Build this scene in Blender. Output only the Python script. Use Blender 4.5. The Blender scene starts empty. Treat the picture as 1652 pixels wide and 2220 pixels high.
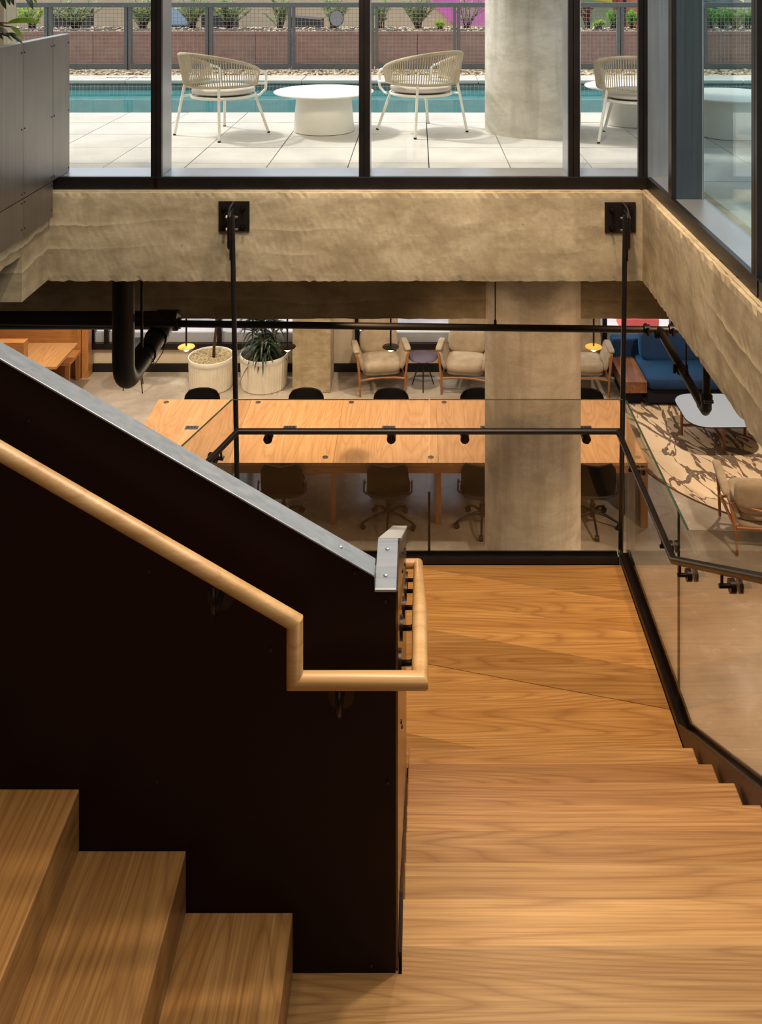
import bpy, math, random
from mathutils import Vector, Matrix
random.seed(7)
S = bpy.context.scene
COL = S.collection
PI = math.pi
EYE = 6.4          # eye height above the lower floor
DECK = EYE - 1.517 # pool deck / upper floor level
L1 = EYE - 2.59    # upper stair landing
L2 = EYE - 3.752   # lower stair landing

# ------------------------------------------------------------------ camera
cd = bpy.data.cameras.new('camera')
cd.sensor_fit = 'VERTICAL'; cd.sensor_height = 36.0; cd.sensor_width = 36.0 * 1652 / 2220
cd.lens = 36.0 * 2010 / 2220
cd.shift_x = -79 / 2220; cd.shift_y = -1186 / 2220
cd.clip_start = 0.05; cd.clip_end = 300
cam = bpy.data.objects.new('camera', cd); COL.objects.link(cam)
cam.location = (0, 0, EYE); cam.rotation_euler = (PI / 2, 0, 0)
S.camera = cam

# ------------------------------------------------------------------ sky, sun, lamps, exposure
w = bpy.data.worlds.new('sky'); S.world = w; w.use_nodes = True
nt = w.node_tree; nt.nodes.clear()
sky = nt.nodes.new('ShaderNodeTexSky'); sky.sky_type = 'NISHITA'; sky.sun_disc = False
sky.sun_elevation = math.radians(50); sky.sun_rotation = math.radians(-65)
sky.air_density = 1.2; sky.dust_density = 3.0; sky.ozone_density = 1.0
bg = nt.nodes.new('ShaderNodeBackground'); bg.inputs[1].default_value = 0.29
wo = nt.nodes.new('ShaderNodeOutputWorld')
hs = nt.nodes.new('ShaderNodeHueSaturation'); hs.inputs['Saturation'].default_value = 0.45
nt.links.new(sky.outputs[0], hs.inputs['Color']); nt.links.new(hs.outputs[0], bg.inputs[0]); nt.links.new(bg.outputs[0], wo.inputs[0])

def sun(direction, energy, angle, col):
    l = bpy.data.lights.new('sun', 'SUN'); l.energy = energy; l.angle = math.radians(angle); l.color = col
    o = bpy.data.objects.new('sun', l); COL.objects.link(o)
    o.rotation_euler = Vector(direction).to_track_quat('-Z', 'Y').to_euler(); o.location = (-6, 16, 20)
sun((.28, -.13, -.40), 2.4, 4.0, (1, .95, .87))

def spot(loc, target, energy, size, blend, col, r=.08, name='interior_spot'):
    l = bpy.data.lights.new(name, 'SPOT'); l.energy = energy; l.spot_size = math.radians(size); l.spot_blend = blend
    l.color = col; l.shadow_soft_size = r
    o = bpy.data.objects.new(name, l); COL.objects.link(o); o.location = loc
    o.rotation_euler = (Vector(target) - Vector(loc)).to_track_quat('-Z', 'Y').to_euler()
def ceiling_area(loc, sx, sy, energy, col, name='stair_fill_lamp'):
    l = bpy.data.lights.new(name, 'AREA'); l.shape = 'RECTANGLE'; l.size = sx; l.size_y = sy; l.energy = energy; l.color = col
    o = bpy.data.objects.new(name, l); COL.objects.link(o); o.location = loc
WARM = (1, .66, .36); SOFT = (1, .80, .58)
UPC = DECK + 3.2    # upper ceiling height
# ceiling downlights over the stair void and the upper floor
for p, t, e in (((-.9, 4.3, UPC - .1), (-.9, 6.2, 4.6), 300), ((.6, 4.3, UPC - .1), (.6, 6.2, 4.6), 300),
                ((.7, 5.4, UPC - .1), (.6, 4.9, L2), 380), ((.9, 3.0, UPC - .1), (.7, 3.2, L2), 260),
                ((-.9, 1.4, UPC - .1), (-.7, 2.0, L1), 55), ((-2.0, 3.6, UPC - .1), (-2.6, 6.0, 4.4), 60)):
    spot(p, t, e, 75, .8, WARM if e == 380 else (1, .84, .66))
# unseen lamps added to brighten the lower floor
for p, e, c in (((-2.6, 11.4, 3.3), 200, SOFT), ((.2, 11.4, 3.3), 200, SOFT), ((3.4, 10.9, 4.2), 300, SOFT), ((-5.2, 12.4, 3.3), 360, SOFT), ((-3.0, 13.0, 3.3), 240, SOFT),
                ((4.2, 7.4, 4.2), 700, (1, .70, .46)), ((2.8, 5.6, 4.2), 300, (1, .70, .46)), ((0, 13.0, 3.3), 240, SOFT), ((4.3, 12.0, 3.3), 330, SOFT)):
    spot(p, (p[0], p[1] + .2, 0), e, 120, .9, c)
for p in ((-.7, 6.95, 4.35), (2.5, 6.95, 4.35)): spot(p, (1.06, 8.3, 1.9), 140, 56, .9, (1, .64, .36))  # unseen spots added to throw warm light on the column front
ceiling_area((.4, 2.6, UPC - .06), 2.2, 2.2, 130, (1, .90, .78))  # unseen soft lamp added above the stair to brighten it
S.view_settings.view_transform = 'Standard'; S.view_settings.look = 'None'
S.view_settings.exposure = 0.0; S.view_settings.gamma = 1.0; S.view_settings.use_curve_mapping = False
S.cycles.use_denoising = True; S.cycles.max_bounces = 10; S.cycles.transparent_max_bounces = 24
S.cycles.sample_clamp_indirect = 4.0

# ------------------------------------------------------------------ materials
def srgb(r, g, b):
    f = lambda c: (c / 255 / 12.92) if c / 255 <= .04045 else ((c / 255 + .055) / 1.055) ** 2.4
    return (f(r), f(g), f(b), 1)
class N:
    """small node-graph writer"""
    def __init__(s, name):
        s.m = bpy.data.materials.new(name); s.m.use_nodes = True; s.t = s.m.node_tree
        s.b = s.t.nodes['Principled BSDF']; s.out = s.t.nodes['Material Output']
    def n(s, typ, **kw):
        x = s.t.nodes.new(typ)
        for k, v in kw.items():
            if k in ('operation', 'blend_type', 'data_type', 'feature', 'distance', 'wave_type', 'bands_direction', 'noise_dimensions', 'offset', 'offset_frequency'): setattr(x, k, v)
        return x
    def l(s, a, b): s.t.links.new(a, b)
    def val(s, sock, v):
        if hasattr(v, 'is_output'): s.l(v, sock)
        else: sock.default_value = v
    def coords(s, scale=(1, 1, 1), rnd=0.0, rot=(0, 0, 0)):
        tc = s.n('ShaderNodeTexCoord'); mp = s.n('ShaderNodeMapping')
        mp.inputs['Scale'].default_value = scale; mp.inputs['Rotation'].default_value = rot
        s.l(tc.outputs['Object'], mp.inputs['Vector'])
        if rnd:
            oi = s.n('ShaderNodeObjectInfo'); mu = s.n('ShaderNodeMath', operation='MULTIPLY'); mu.inputs[1].default_value = rnd
            s.l(oi.outputs['Random'], mu.inputs[0]); cx = s.n('ShaderNodeCombineXYZ')
            s.l(mu.outputs[0], cx.inputs[0]); s.l(mu.outputs[0], cx.inputs[1]); s.l(mu.outputs[0], cx.inputs[2])
            s.l(cx.outputs[0], mp.inputs['Location'])
        return mp.outputs[0]
    def noise(s, vec, scale=5, detail=3, rough=.5, dist=0):
        x = s.n('ShaderNodeTexNoise'); x.inputs['Scale'].default_value = scale; x.inputs['Detail'].default_value = detail
        x.inputs['Roughness'].default_value = rough; x.inputs['Distortion'].default_value = dist
        s.l(vec, x.inputs['Vector']); return x.outputs['Fac']
    def math(s, op, a, b=0.0, c=0.0):
        x = s.n('ShaderNodeMath', operation=op); s.val(x.inputs[0], a); s.val(x.inputs[1], b); s.val(x.inputs[2], c); return x.outputs[0]
    def ramp(s, fac, stops):
        x = s.n('ShaderNodeValToRGB'); e = x.color_ramp.elements
        while len(e) < len(stops): e.new(.5)
        for i, (p, c) in enumerate(stops): e[i].position = p; e[i].color = c if len(c) == 4 else (*c, 1)
        s.l(fac, x.inputs[0]); return x.outputs[0]
    def mix(s, fac, a, b, blend='MIX'):
        x = s.n('ShaderNodeMix', data_type='RGBA', blend_type=blend)
        s.val(x.inputs[0], fac); s.val(x.inputs[6], a); s.val(x.inputs[7], b); return x.outputs[2]
    def bump(s, h, strength=.3, dist=.01):
        x = s.n('ShaderNodeBump'); x.inputs['Strength'].default_value = strength; x.inputs['Distance'].default_value = dist
        s.l(h, x.inputs['Height']); s.l(x.outputs[0], s.b.inputs['Normal'])
    def set(s, col=None, rough=None, metal=None, spec=None):
        if col is not None: s.val(s.b.inputs['Base Color'], col)
        if rough is not None: s.val(s.b.inputs['Roughness'], rough)
        if metal is not None: s.b.inputs['Metallic'].default_value = metal
        if spec is not None: s.b.inputs['Specular IOR Level'].default_value = spec
        return s.m

def plain(name, c1, c2=None, rough=.5, metal=0, scale=6, spec=None, bump=0, bscale=40):
    g = N(name); v = g.coords(rnd=7)
    c2 = c2 or tuple(x * .86 for x in c1[:3]) + (1,)
    f = g.noise(v, scale, 4, .6)
    if bump: g.bump(g.noise(v, bscale, 3), bump, .004)
    return g.set(g.ramp(f, [(.3, c2), (.7, c1)]), rough, metal, spec)

def oak(name, axis, light, mid, dark, rough=.34, rings=24, cross=5.0, long=.36, rnd=23, fine=1.0, rot=0.0):
    g = N(name)
    a = [cross] * 3; a[axis] = long
    b = [170] * 3; b[axis] = 2.6
    c = [14] * 3; c[axis] = .5
    r3 = (0, 0, rot)
    v = g.coords(tuple(a), rnd, r3)
    base = g.noise(v, 1.0, 1.5, .4, .25)
    fr = g.math('FRACT', g.math('MULTIPLY', base, rings))
    ring = g.ramp(fr, [(0, (.30,) * 3), (.12, (.70,) * 3), (.55, (1,) * 3), (.84, (.72,) * 3), (1, (.30,) * 3)])
    fib = g.noise(g.coords(tuple(b), rnd, r3), 1.0, 2, .6)
    tone = g.noise(g.coords(tuple(c), rnd, r3), 1.0, 2, .5)
    col = g.ramp(tone, [(.32, mid), (.68, light)])
    col = g.mix(g.math('MULTIPLY', g.math('SUBTRACT', 1.0, ring), .75), col, dark)
    col = g.mix(g.math('MULTIPLY', g.ramp(fib, [(.35, (1,) * 3), (.6, (0,) * 3)]), .42 * fine), col, dark)
    oi = g.n('ShaderNodeObjectInfo')
    hv = g.n('ShaderNodeHueSaturation'); g.l(col, hv.inputs['Color'])
    g.l(g.math('ADD', g.math('MULTIPLY', oi.outputs['Random'], .34), .83), hv.inputs['Value'])
    g.bump(fib, .06, .002)
    return g.set(g.mix(1.0, hv.outputs[0], oi.outputs['Color'], 'MULTIPLY'), rough)
OL, OM, OD = srgb(198, 154, 98), srgb(178, 132, 78), srgb(124, 80, 40)
oak_x = oak('oak_grain_across', 0, OL, OM, OD)
oak_y = oak('oak_grain_deep', 1, OL, OM, OD)
oak_d = oak('oak_grain_diagonal', 0, OL, OM, OD, rot=math.radians(14))
oak_rail = oak('oak_rail', 0, srgb(222, 178, 120), srgb(206, 158, 98), srgb(168, 116, 62), rings=5, cross=9, long=1.2, fine=.6)
oak_table = oak('oak_table', 1, srgb(218, 172, 120), srgb(206, 156, 104), srgb(166, 114, 68), rings=14, cross=4.0, long=.5, rnd=31, rough=.45)
oak_tx = oak('oak_table_apron', 0, srgb(196, 142, 86), srgb(180, 124, 72), srgb(140, 88, 46))
oak_z = oak('oak_upright', 2, srgb(196, 142, 86), srgb(180, 124, 72), srgb(140, 88, 46))
walnut = oak('walnut_grain', 1, srgb(160, 110, 74), srgb(132, 86, 54), srgb(84, 50, 30), rings=8, cross=5)
walnut_leg = plain('walnut_leg', srgb(140, 84, 48), srgb(110, 64, 36), .4)
teak = plain('oiled_teak', srgb(168, 112, 62), srgb(140, 90, 46), .4)

def concrete(name, c1, c2, c3, zs=None, bump=.35, vert=.25):
    """cast concrete; zs = heights of wavering lift lines with a darker band between each pair"""
    g = N(name)
    big = g.noise(g.coords((.8, .8, 1.6)), 1.6, 6, .62, .5)
    blot = g.noise(g.coords((1, 1, 2.2)), 3.2, 7, .66, .15)
    fine = g.noise(g.coords(), 42, 4, .7)
    drip = g.noise(g.coords((6, 6, .7)), 1.0, 4, .6)
    col = g.ramp(big, [(.32, c2), (.66, c1)])
    col = g.mix(g.math('MULTIPLY', g.ramp(blot, [(.38, (1,) * 3), (.56, (0,) * 3)]), .45), col, c3)
    col = g.mix(g.math('MULTIPLY', g.ramp(drip, [(.36, (1,) * 3), (.52, (0,) * 3)]), vert), col, c3)
    pale = tuple(min(1, x * 1.32) for x in c1[:3]) + (1,)
    h = g.math('ADD', g.math('MULTIPLY', fine, .5), g.math('MULTIPLY', blot, .15))
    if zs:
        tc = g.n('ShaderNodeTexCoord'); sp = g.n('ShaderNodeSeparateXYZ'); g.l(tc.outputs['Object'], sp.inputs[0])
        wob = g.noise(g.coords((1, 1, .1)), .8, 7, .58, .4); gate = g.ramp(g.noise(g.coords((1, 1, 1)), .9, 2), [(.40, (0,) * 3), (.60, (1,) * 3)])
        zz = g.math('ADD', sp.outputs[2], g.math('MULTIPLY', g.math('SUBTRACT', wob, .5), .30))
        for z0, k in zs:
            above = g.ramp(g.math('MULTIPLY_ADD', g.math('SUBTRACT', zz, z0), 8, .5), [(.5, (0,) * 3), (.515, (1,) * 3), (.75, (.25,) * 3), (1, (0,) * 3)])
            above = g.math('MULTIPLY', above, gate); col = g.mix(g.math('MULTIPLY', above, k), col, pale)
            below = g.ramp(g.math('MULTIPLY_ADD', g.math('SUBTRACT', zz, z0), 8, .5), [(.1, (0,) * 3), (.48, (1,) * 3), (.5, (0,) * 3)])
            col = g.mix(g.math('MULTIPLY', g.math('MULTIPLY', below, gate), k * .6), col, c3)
    vo = g.n('ShaderNodeTexVoronoi'); vo.inputs['Scale'].default_value = 6
    g.l(g.coords(), vo.inputs['Vector'])
    pit = g.ramp(vo.outputs['Distance'], [(.015, (1,) * 3), (.04, (0,) * 3)])
    col = g.mix(g.math('MULTIPLY', pit, .55), col, tuple(x * .35 for x in c3[:3]) + (1,))
    col = g.mix(g.math('MULTIPLY', g.ramp(fine, [(.35, (1,) * 3), (.6, (0,) * 3)]), .16), col, c3)
    g.bump(g.math('SUBTRACT', h, pit), bump, .010)
    return g.set(col, .82, spec=.2)
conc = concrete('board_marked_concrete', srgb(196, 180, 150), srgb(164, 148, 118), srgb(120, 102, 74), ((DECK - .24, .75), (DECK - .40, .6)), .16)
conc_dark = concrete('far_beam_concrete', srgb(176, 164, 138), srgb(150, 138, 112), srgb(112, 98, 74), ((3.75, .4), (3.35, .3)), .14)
conc_col = concrete('column_concrete', srgb(222, 218, 208), srgb(200, 195, 182), srgb(156, 148, 132), None, .14, .45)
def polished():
    g = N('polished_concrete_floor')
    big = g.noise(g.coords(), .9, 5, .6, .6); mid = g.noise(g.coords(), 5, 4, .6)
    col = g.ramp(big, [(.3, srgb(150, 139, 126)), (.7, srgb(190, 180, 166))])
    col = g.mix(g.math('MULTIPLY', g.ramp(mid, [(.35, (1,) * 3), (.6, (0,) * 3)]), .25), col, srgb(126, 110, 88))
    return g.set(col, g.ramp(mid, [(.3, (.16,) * 3), (.7, (.30,) * 3)]), spec=.5)
floor_m = polished()
def paver():
    g = N('concrete_paver')
    f = g.noise(g.coords(rnd=9), 120, 3, .8); b = g.noise(g.coords(rnd=9), 3, 3)
    col = g.ramp(b, [(.3, srgb(194, 190, 182)), (.7, srgb(210, 206, 198))])
    col = g.mix(g.math('MULTIPLY', g.ramp(f, [(.38, (1,) * 3), (.5, (0,) * 3)]), .35), col, srgb(160, 152, 140))
    g.bump(f, .25, .003); return g.set(col, .85, spec=.2)
paver_m = paver()
joint_m = plain('dark_joint_gravel', srgb(58, 54, 48), None, .9)  # dark bed below pavers and coping, seen in the gaps
def metal(name, c1, c2, rough=.35, metalness=.8, vertical=True, big=.7):
    g = N(name)
    s = (60, 60, 1.0) if vertical else (1.0, 60, 60)
    br = g.noise(g.coords(s, 5), 1.0, 3, .6); cl = g.noise(g.coords(rnd=5), big * 3, 4, .55)
    col = g.mix(.5, g.ramp(cl, [(.3, c2), (.7, c1)]), g.ramp(br, [(.3, c2), (.7, c1)]))
    return g.set(col, g.ramp(br, [(.2, (rough * .85,) * 3), (.8, (rough * 1.2,) * 3)]), metalness)
black_steel = metal('blackened_steel_panel', srgb(158, 152, 148), srgb(126, 120, 118), .36, .9)
frame_blk = plain('dark_bronze_frame', srgb(38, 32, 30), srgb(26, 22, 21), .35, .4)
frame_alu = metal('anodised_reveal', srgb(178, 180, 184), srgb(150, 153, 158), .33, .75)
frame_slate = metal('slate_mullion_face', srgb(70, 82, 88), srgb(56, 66, 72), .4, .5)
oxblood = plain('oxblood_steel_wall', srgb(30, 7, 6), srgb(19, 4, 4), .5, .0, 1.5, .18)
cap_steel = metal('brushed_steel_cap', srgb(176, 178, 180), srgb(142, 144, 147), .38, .6, False)
dark_rod = plain('black_painted_steel', srgb(40, 33, 30), srgb(26, 21, 19), .38, .3)
pipe_m = plain('black_pipe', srgb(17, 12, 11), srgb(10, 8, 8), .5, .0)
bronze = plain('dark_bronze', srgb(62, 50, 44), srgb(40, 32, 28), .3, .8)
zinc = plain('zinc_bolt', srgb(180, 170, 150), srgb(120, 110, 96), .35, .9)
string_m = plain('oxblood_stringer', srgb(70, 24, 16), srgb(44, 16, 11), .4, .1)
def glass(name, tint, ior=1.45):
    g = N(name); g.t.nodes.remove(g.b)
    tr = g.n('ShaderNodeBsdfTransparent'); tr.inputs[0].default_value = tint
    gl = g.n('ShaderNodeBsdfGlossy'); gl.inputs['Roughness'].default_value = 0.0
    ge = g.n('ShaderNodeNewGeometry'); dt = g.n('ShaderNodeVectorMath', operation='DOT_PRODUCT')
    g.l(ge.outputs['Normal'], dt.inputs[0]); g.l(ge.outputs['Incoming'], dt.inputs[1])
    f0 = ((ior - 1) / (ior + 1)) ** 2
    sch = g.math('MULTIPLY_ADD', g.math('POWER', g.math('SUBTRACT', 1.0, g.math('ABSOLUTE', dt.outputs['Value'])), 5.0), 1 - f0, f0)
    mx = g.n('ShaderNodeMixShader'); g.l(sch, mx.inputs[0]); g.l(tr.outputs[0], mx.inputs[1]); g.l(gl.outputs[0], mx.inputs[2])
    g.l(mx.outputs[0], g.out.inputs[0]); return g.m
glass_clear = glass('window_glass', (.97, .98, .97, 1))
glass_tint = glass('tinted_window_glass', (.84, .93, .93, 1))
glass_rail = glass('balustrade_glass', (.93, .93, .91, 1))
edge_green = plain('green_glass_edge', srgb(60, 84, 70), srgb(44, 66, 54), .15)
white_paint = plain('white_powder_coat', srgb(232, 228, 216), srgb(222, 218, 206), .45)
table_white = plain('white_table_finish', srgb(238, 234, 224), srgb(230, 226, 214), .4)
rope_m = plain('beige_rope', srgb(196, 184, 160), srgb(168, 154, 130), .9, bump=.5, bscale=200)
cush_m = plain('pale_cushion', srgb(214, 206, 196), srgb(196, 188, 178), .95, bump=.3, bscale=300)
fabric = plain('stone_upholstery', srgb(178, 162, 138), srgb(150, 134, 112), .95, bump=.35, bscale=260)
velvet = N('blue_velvet'); velvet.b.inputs['Sheen Weight'].default_value = .5; velvet.b.inputs['Sheen Tint'].default_value = srgb(40, 150, 210)
_f = velvet.noise(velvet.coords(), 3, 3); velvet = velvet.set(velvet.ramp(_f, [(.3, srgb(3, 36, 74)), (.7, srgb(4, 54, 102))]), .8)
navy = plain('navy_base', srgb(8, 14, 34), srgb(5, 9, 24), .9)
black_fab = plain('black_chair_shell', srgb(17, 12, 11), srgb(11, 8, 8), .9, spec=.2)
black_pl = plain('black_plastic', srgb(22, 20, 20), None, .5)
grom_m = plain('graphite_grommet', srgb(70, 66, 70), srgb(56, 52, 56), .4)
purple = plain('plum_table_top', srgb(92, 78, 96), srgb(80, 68, 84), .35)
pot_m = plain('cream_planter', srgb(232, 224, 206), srgb(218, 208, 188), .7)
moss = plain('dry_moss', srgb(196, 176, 132), srgb(60, 48, 28), .95, scale=38, bump=1.0, bscale=90)
soil = plain('dark_soil', srgb(60, 44, 30), srgb(34, 24, 16), .95, scale=40)
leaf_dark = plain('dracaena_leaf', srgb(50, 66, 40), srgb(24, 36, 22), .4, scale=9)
def leafmat(name, c1, c2, scale):
    g = N(name); col = g.ramp(g.noise(g.coords(), scale, 4, .6), [(.3, c2), (.7, c1)])
    tl = g.n('ShaderNodeBsdfTranslucent'); g.l(col, tl.inputs[0]); mx = g.n('ShaderNodeMixShader'); mx.inputs[0].default_value = .5
    g.set(col, .6); g.l(g.b.outputs[0], mx.inputs[1]); g.l(tl.outputs[0], mx.inputs[2]); g.l(mx.outputs[0], g.out.inputs[0]); return g.m
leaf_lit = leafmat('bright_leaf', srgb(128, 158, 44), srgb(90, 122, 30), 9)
trunk_m = plain('trunk_bark', srgb(84, 48, 36), srgb(52, 30, 24), .8, scale=30)
shrub_m = leafmat('olive_shrub_leaf', srgb(206, 214, 160), srgb(146, 162, 110), 5)
lime_m = leafmat('lime_shrub_leaf', srgb(206, 226, 104), srgb(150, 190, 76), 5)
hedge_m = leafmat('green_hedge_leaf', srgb(160, 212, 96), srgb(112, 170, 64), 5)
copper_leaf = leafmat('copper_leaf', srgb(170, 84, 56), srgb(110, 60, 70), 14)
fence_m = plain('galvanised_fence', srgb(122, 122, 120), srgb(100, 100, 99), .6, .2, 40)
wire_m = plain('fence_wire', srgb(176, 172, 168), srgb(146, 142, 140), .5, .3)
planter_b = plain('brown_planter_wall', srgb(188, 148, 134), srgb(166, 128, 116), .8)
stucco = plain('tan_stucco', srgb(230, 206, 172), srgb(216, 190, 158), .9)
pink = plain('pink_mural', srgb(238, 130, 202), None, .8)
yellow = plain('yellow_mural', srgb(236, 206, 70), None, .8)
sage = plain('sage_mural', srgb(138, 152, 110), None, .8)
brick_o = plain('orange_wall', srgb(230, 150, 116), srgb(206, 122, 92), .9, scale=12)
roof_gr = plain('grey_roof', srgb(150, 158, 160), srgb(120, 126, 130), .8)
cream = plain('cream_trim', srgb(224, 216, 186), None, .7)
dark_car = plain('dark_shed_cladding', srgb(60, 54, 54), srgb(46, 42, 42), .6)
paleblue = plain('pale_blue_panel', srgb(176, 200, 222), None, .5)
whitewall = plain('white_wall_paint', srgb(214, 200, 176), srgb(204, 190, 166), .85)
baseb = plain('black_baseboard', srgb(16, 14, 13), None, .5)
plaster = plain('ceiling_plaster', srgb(206, 198, 184), None, .9)
dark_wall = plain('dark_wall_paint', srgb(52, 38, 30), srgb(42, 30, 24), .85)
cream_grey = plain('grey_window_rail', srgb(168, 172, 180), None, .5)
asphalt = plain('pale_street', srgb(222, 214, 216), srgb(206, 198, 200), .9, scale=2)
redlane = plain('red_lane', srgb(206, 96, 92), srgb(190, 80, 78), .8)
bluep = plain('blue_paint', srgb(70, 90, 170), None, .6)
def amber():
    g = N('amber_glass_disc'); tl = g.n('ShaderNodeBsdfTranslucent'); tl.inputs[0].default_value = srgb(255, 222, 170)
    mx = g.n('ShaderNodeMixShader'); mx.inputs[0].default_value = .5; g.set(srgb(250, 196, 128), .4)
    g.l(g.b.outputs[0], mx.inputs[1]); g.l(tl.outputs[0], mx.inputs[2]); g.l(mx.outputs[0], g.out.inputs[0]); return g.m
amber_disc = amber()
table_glossy = N('sky_toned_table_top').set(srgb(166, 184, 210), .05, 0, .8)  # pale blue base colour imitates windows and sky reflected in the top
def pebbles_mat():
    g = N('pebble_mix'); v = g.n('ShaderNodeTexVoronoi'); v.inputs['Scale'].default_value = 30; g.l(g.coords(), v.inputs['Vector'])
    sp = g.n('ShaderNodeSeparateColor'); g.l(v.outputs['Color'], sp.inputs[0])
    return g.set(g.ramp(sp.outputs[0], [(.1, srgb(140, 112, 88)), (.45, srgb(206, 190, 160)), (.75, srgb(226, 216, 190)), (.95, srgb(190, 160, 120))]), .8)
peb_m = pebbles_mat()
def tile_mat():
    g = N('pool_tile'); b = g.n('ShaderNodeTexBrick', offset=0.0)
    b.inputs['Scale'].default_value = 1; b.inputs['Brick Width'].default_value = .05; b.inputs['Row Height'].default_value = .05
    b.inputs['Mortar Size'].default_value = .003; b.inputs['Color1'].default_value = srgb(112, 122, 120); b.inputs['Color2'].default_value = srgb(136, 138, 132)
    b.inputs['Mortar'].default_value = srgb(190, 202, 198)
    tc = g.n('ShaderNodeTexCoord'); sp = g.n('ShaderNodeSeparateXYZ'); cx = g.n('ShaderNodeCombineXYZ'); g.l(tc.outputs['Object'], sp.inputs[0])
    g.l(sp.outputs[0], cx.inputs[0]); g.l(sp.outputs[2], cx.inputs[1]); g.l(cx.outputs[0], b.inputs['Vector'])
    return g.set(b.outputs['Color'], .25)
tile_m = tile_mat()
def water_mat():
    g = N('pool_water'); nz = g.noise(g.coords((1, 2.5, 1)), 7, 2)
    g.bump(nz, .02, .02); g.b.inputs['IOR'].default_value = 1.55
    return g.set(g.ramp(nz, [(.3, srgb(58, 124, 128)), (.7, srgb(78, 146, 146))]), .03, spec=.6)
water_m = water_mat()
def rug_mat():
    g = N('branch_pattern_rug')
    tot = None
    for k, (rot, sc, wd, off) in enumerate(((-14, (1.9, .42, 1), .012, 0), (-34, (1.7, .38, 1), .011, 4), (8, (1.8, .5, 1), .009, 9), (-20, (4.0, 1.0, 1), .010, 15))):
        mp = g.n('ShaderNodeMapping'); mp.inputs['Rotation'].default_value = (0, 0, math.radians(rot)); mp.inputs['Location'].default_value = (off, off * .7, off)
        tc = g.n('ShaderNodeTexCoord'); g.l(tc.outputs['Object'], mp.inputs[0])
        m2 = g.n('ShaderNodeMapping'); m2.inputs['Scale'].default_value = sc; g.l(mp.outputs[0], m2.inputs[0])
        nz = g.noise(m2.outputs[0], 1.0, 4, .48, .2)
        th = g.math('MULTIPLY', g.math('POWER', g.noise(g.coords((1.3, .8, 1)), 1.4 + .3 * k, 3, .6), 2.0), wd * 5.5)
        ln = g.math('LESS_THAN', g.math('ABSOLUTE', g.math('SUBTRACT', nz, .5)), th)
        gate = g.math('GREATER_THAN', g.noise(m2.outputs[0], 1.7, 1), .44)
        ln = g.math('MULTIPLY', ln, gate)
        tot = ln if tot is None else g.math('MAXIMUM', tot, ln)
    sp = g.noise(g.coords(), 60, 3, .8)
    tot = g.math('MULTIPLY', tot, g.ramp(sp, [(.3, (.6,) * 3), (.6, (1,) * 3)]))
    soft = g.noise(g.coords(), 1.3, 3)
    base = g.ramp(soft, [(.3, srgb(202, 178, 150)), (.7, srgb(224, 202, 174))])
    col = g.mix(tot, base, srgb(86, 70, 60))
    g.bump(g.noise(g.coords(), 300, 2), .3, .003)
    return g.set(col, .95, spec=.1)
rug_m = rug_mat()
def lamp_mat():
    g = N('glowing_bulb'); g.b.inputs['Emission Color'].default_value = (1, .62, .26, 1); g.b.inputs['Emission Strength'].default_value = 2.2
    return g.set(srgb(255, 220, 170), .4)
lamp_m = lamp_mat()

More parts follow.
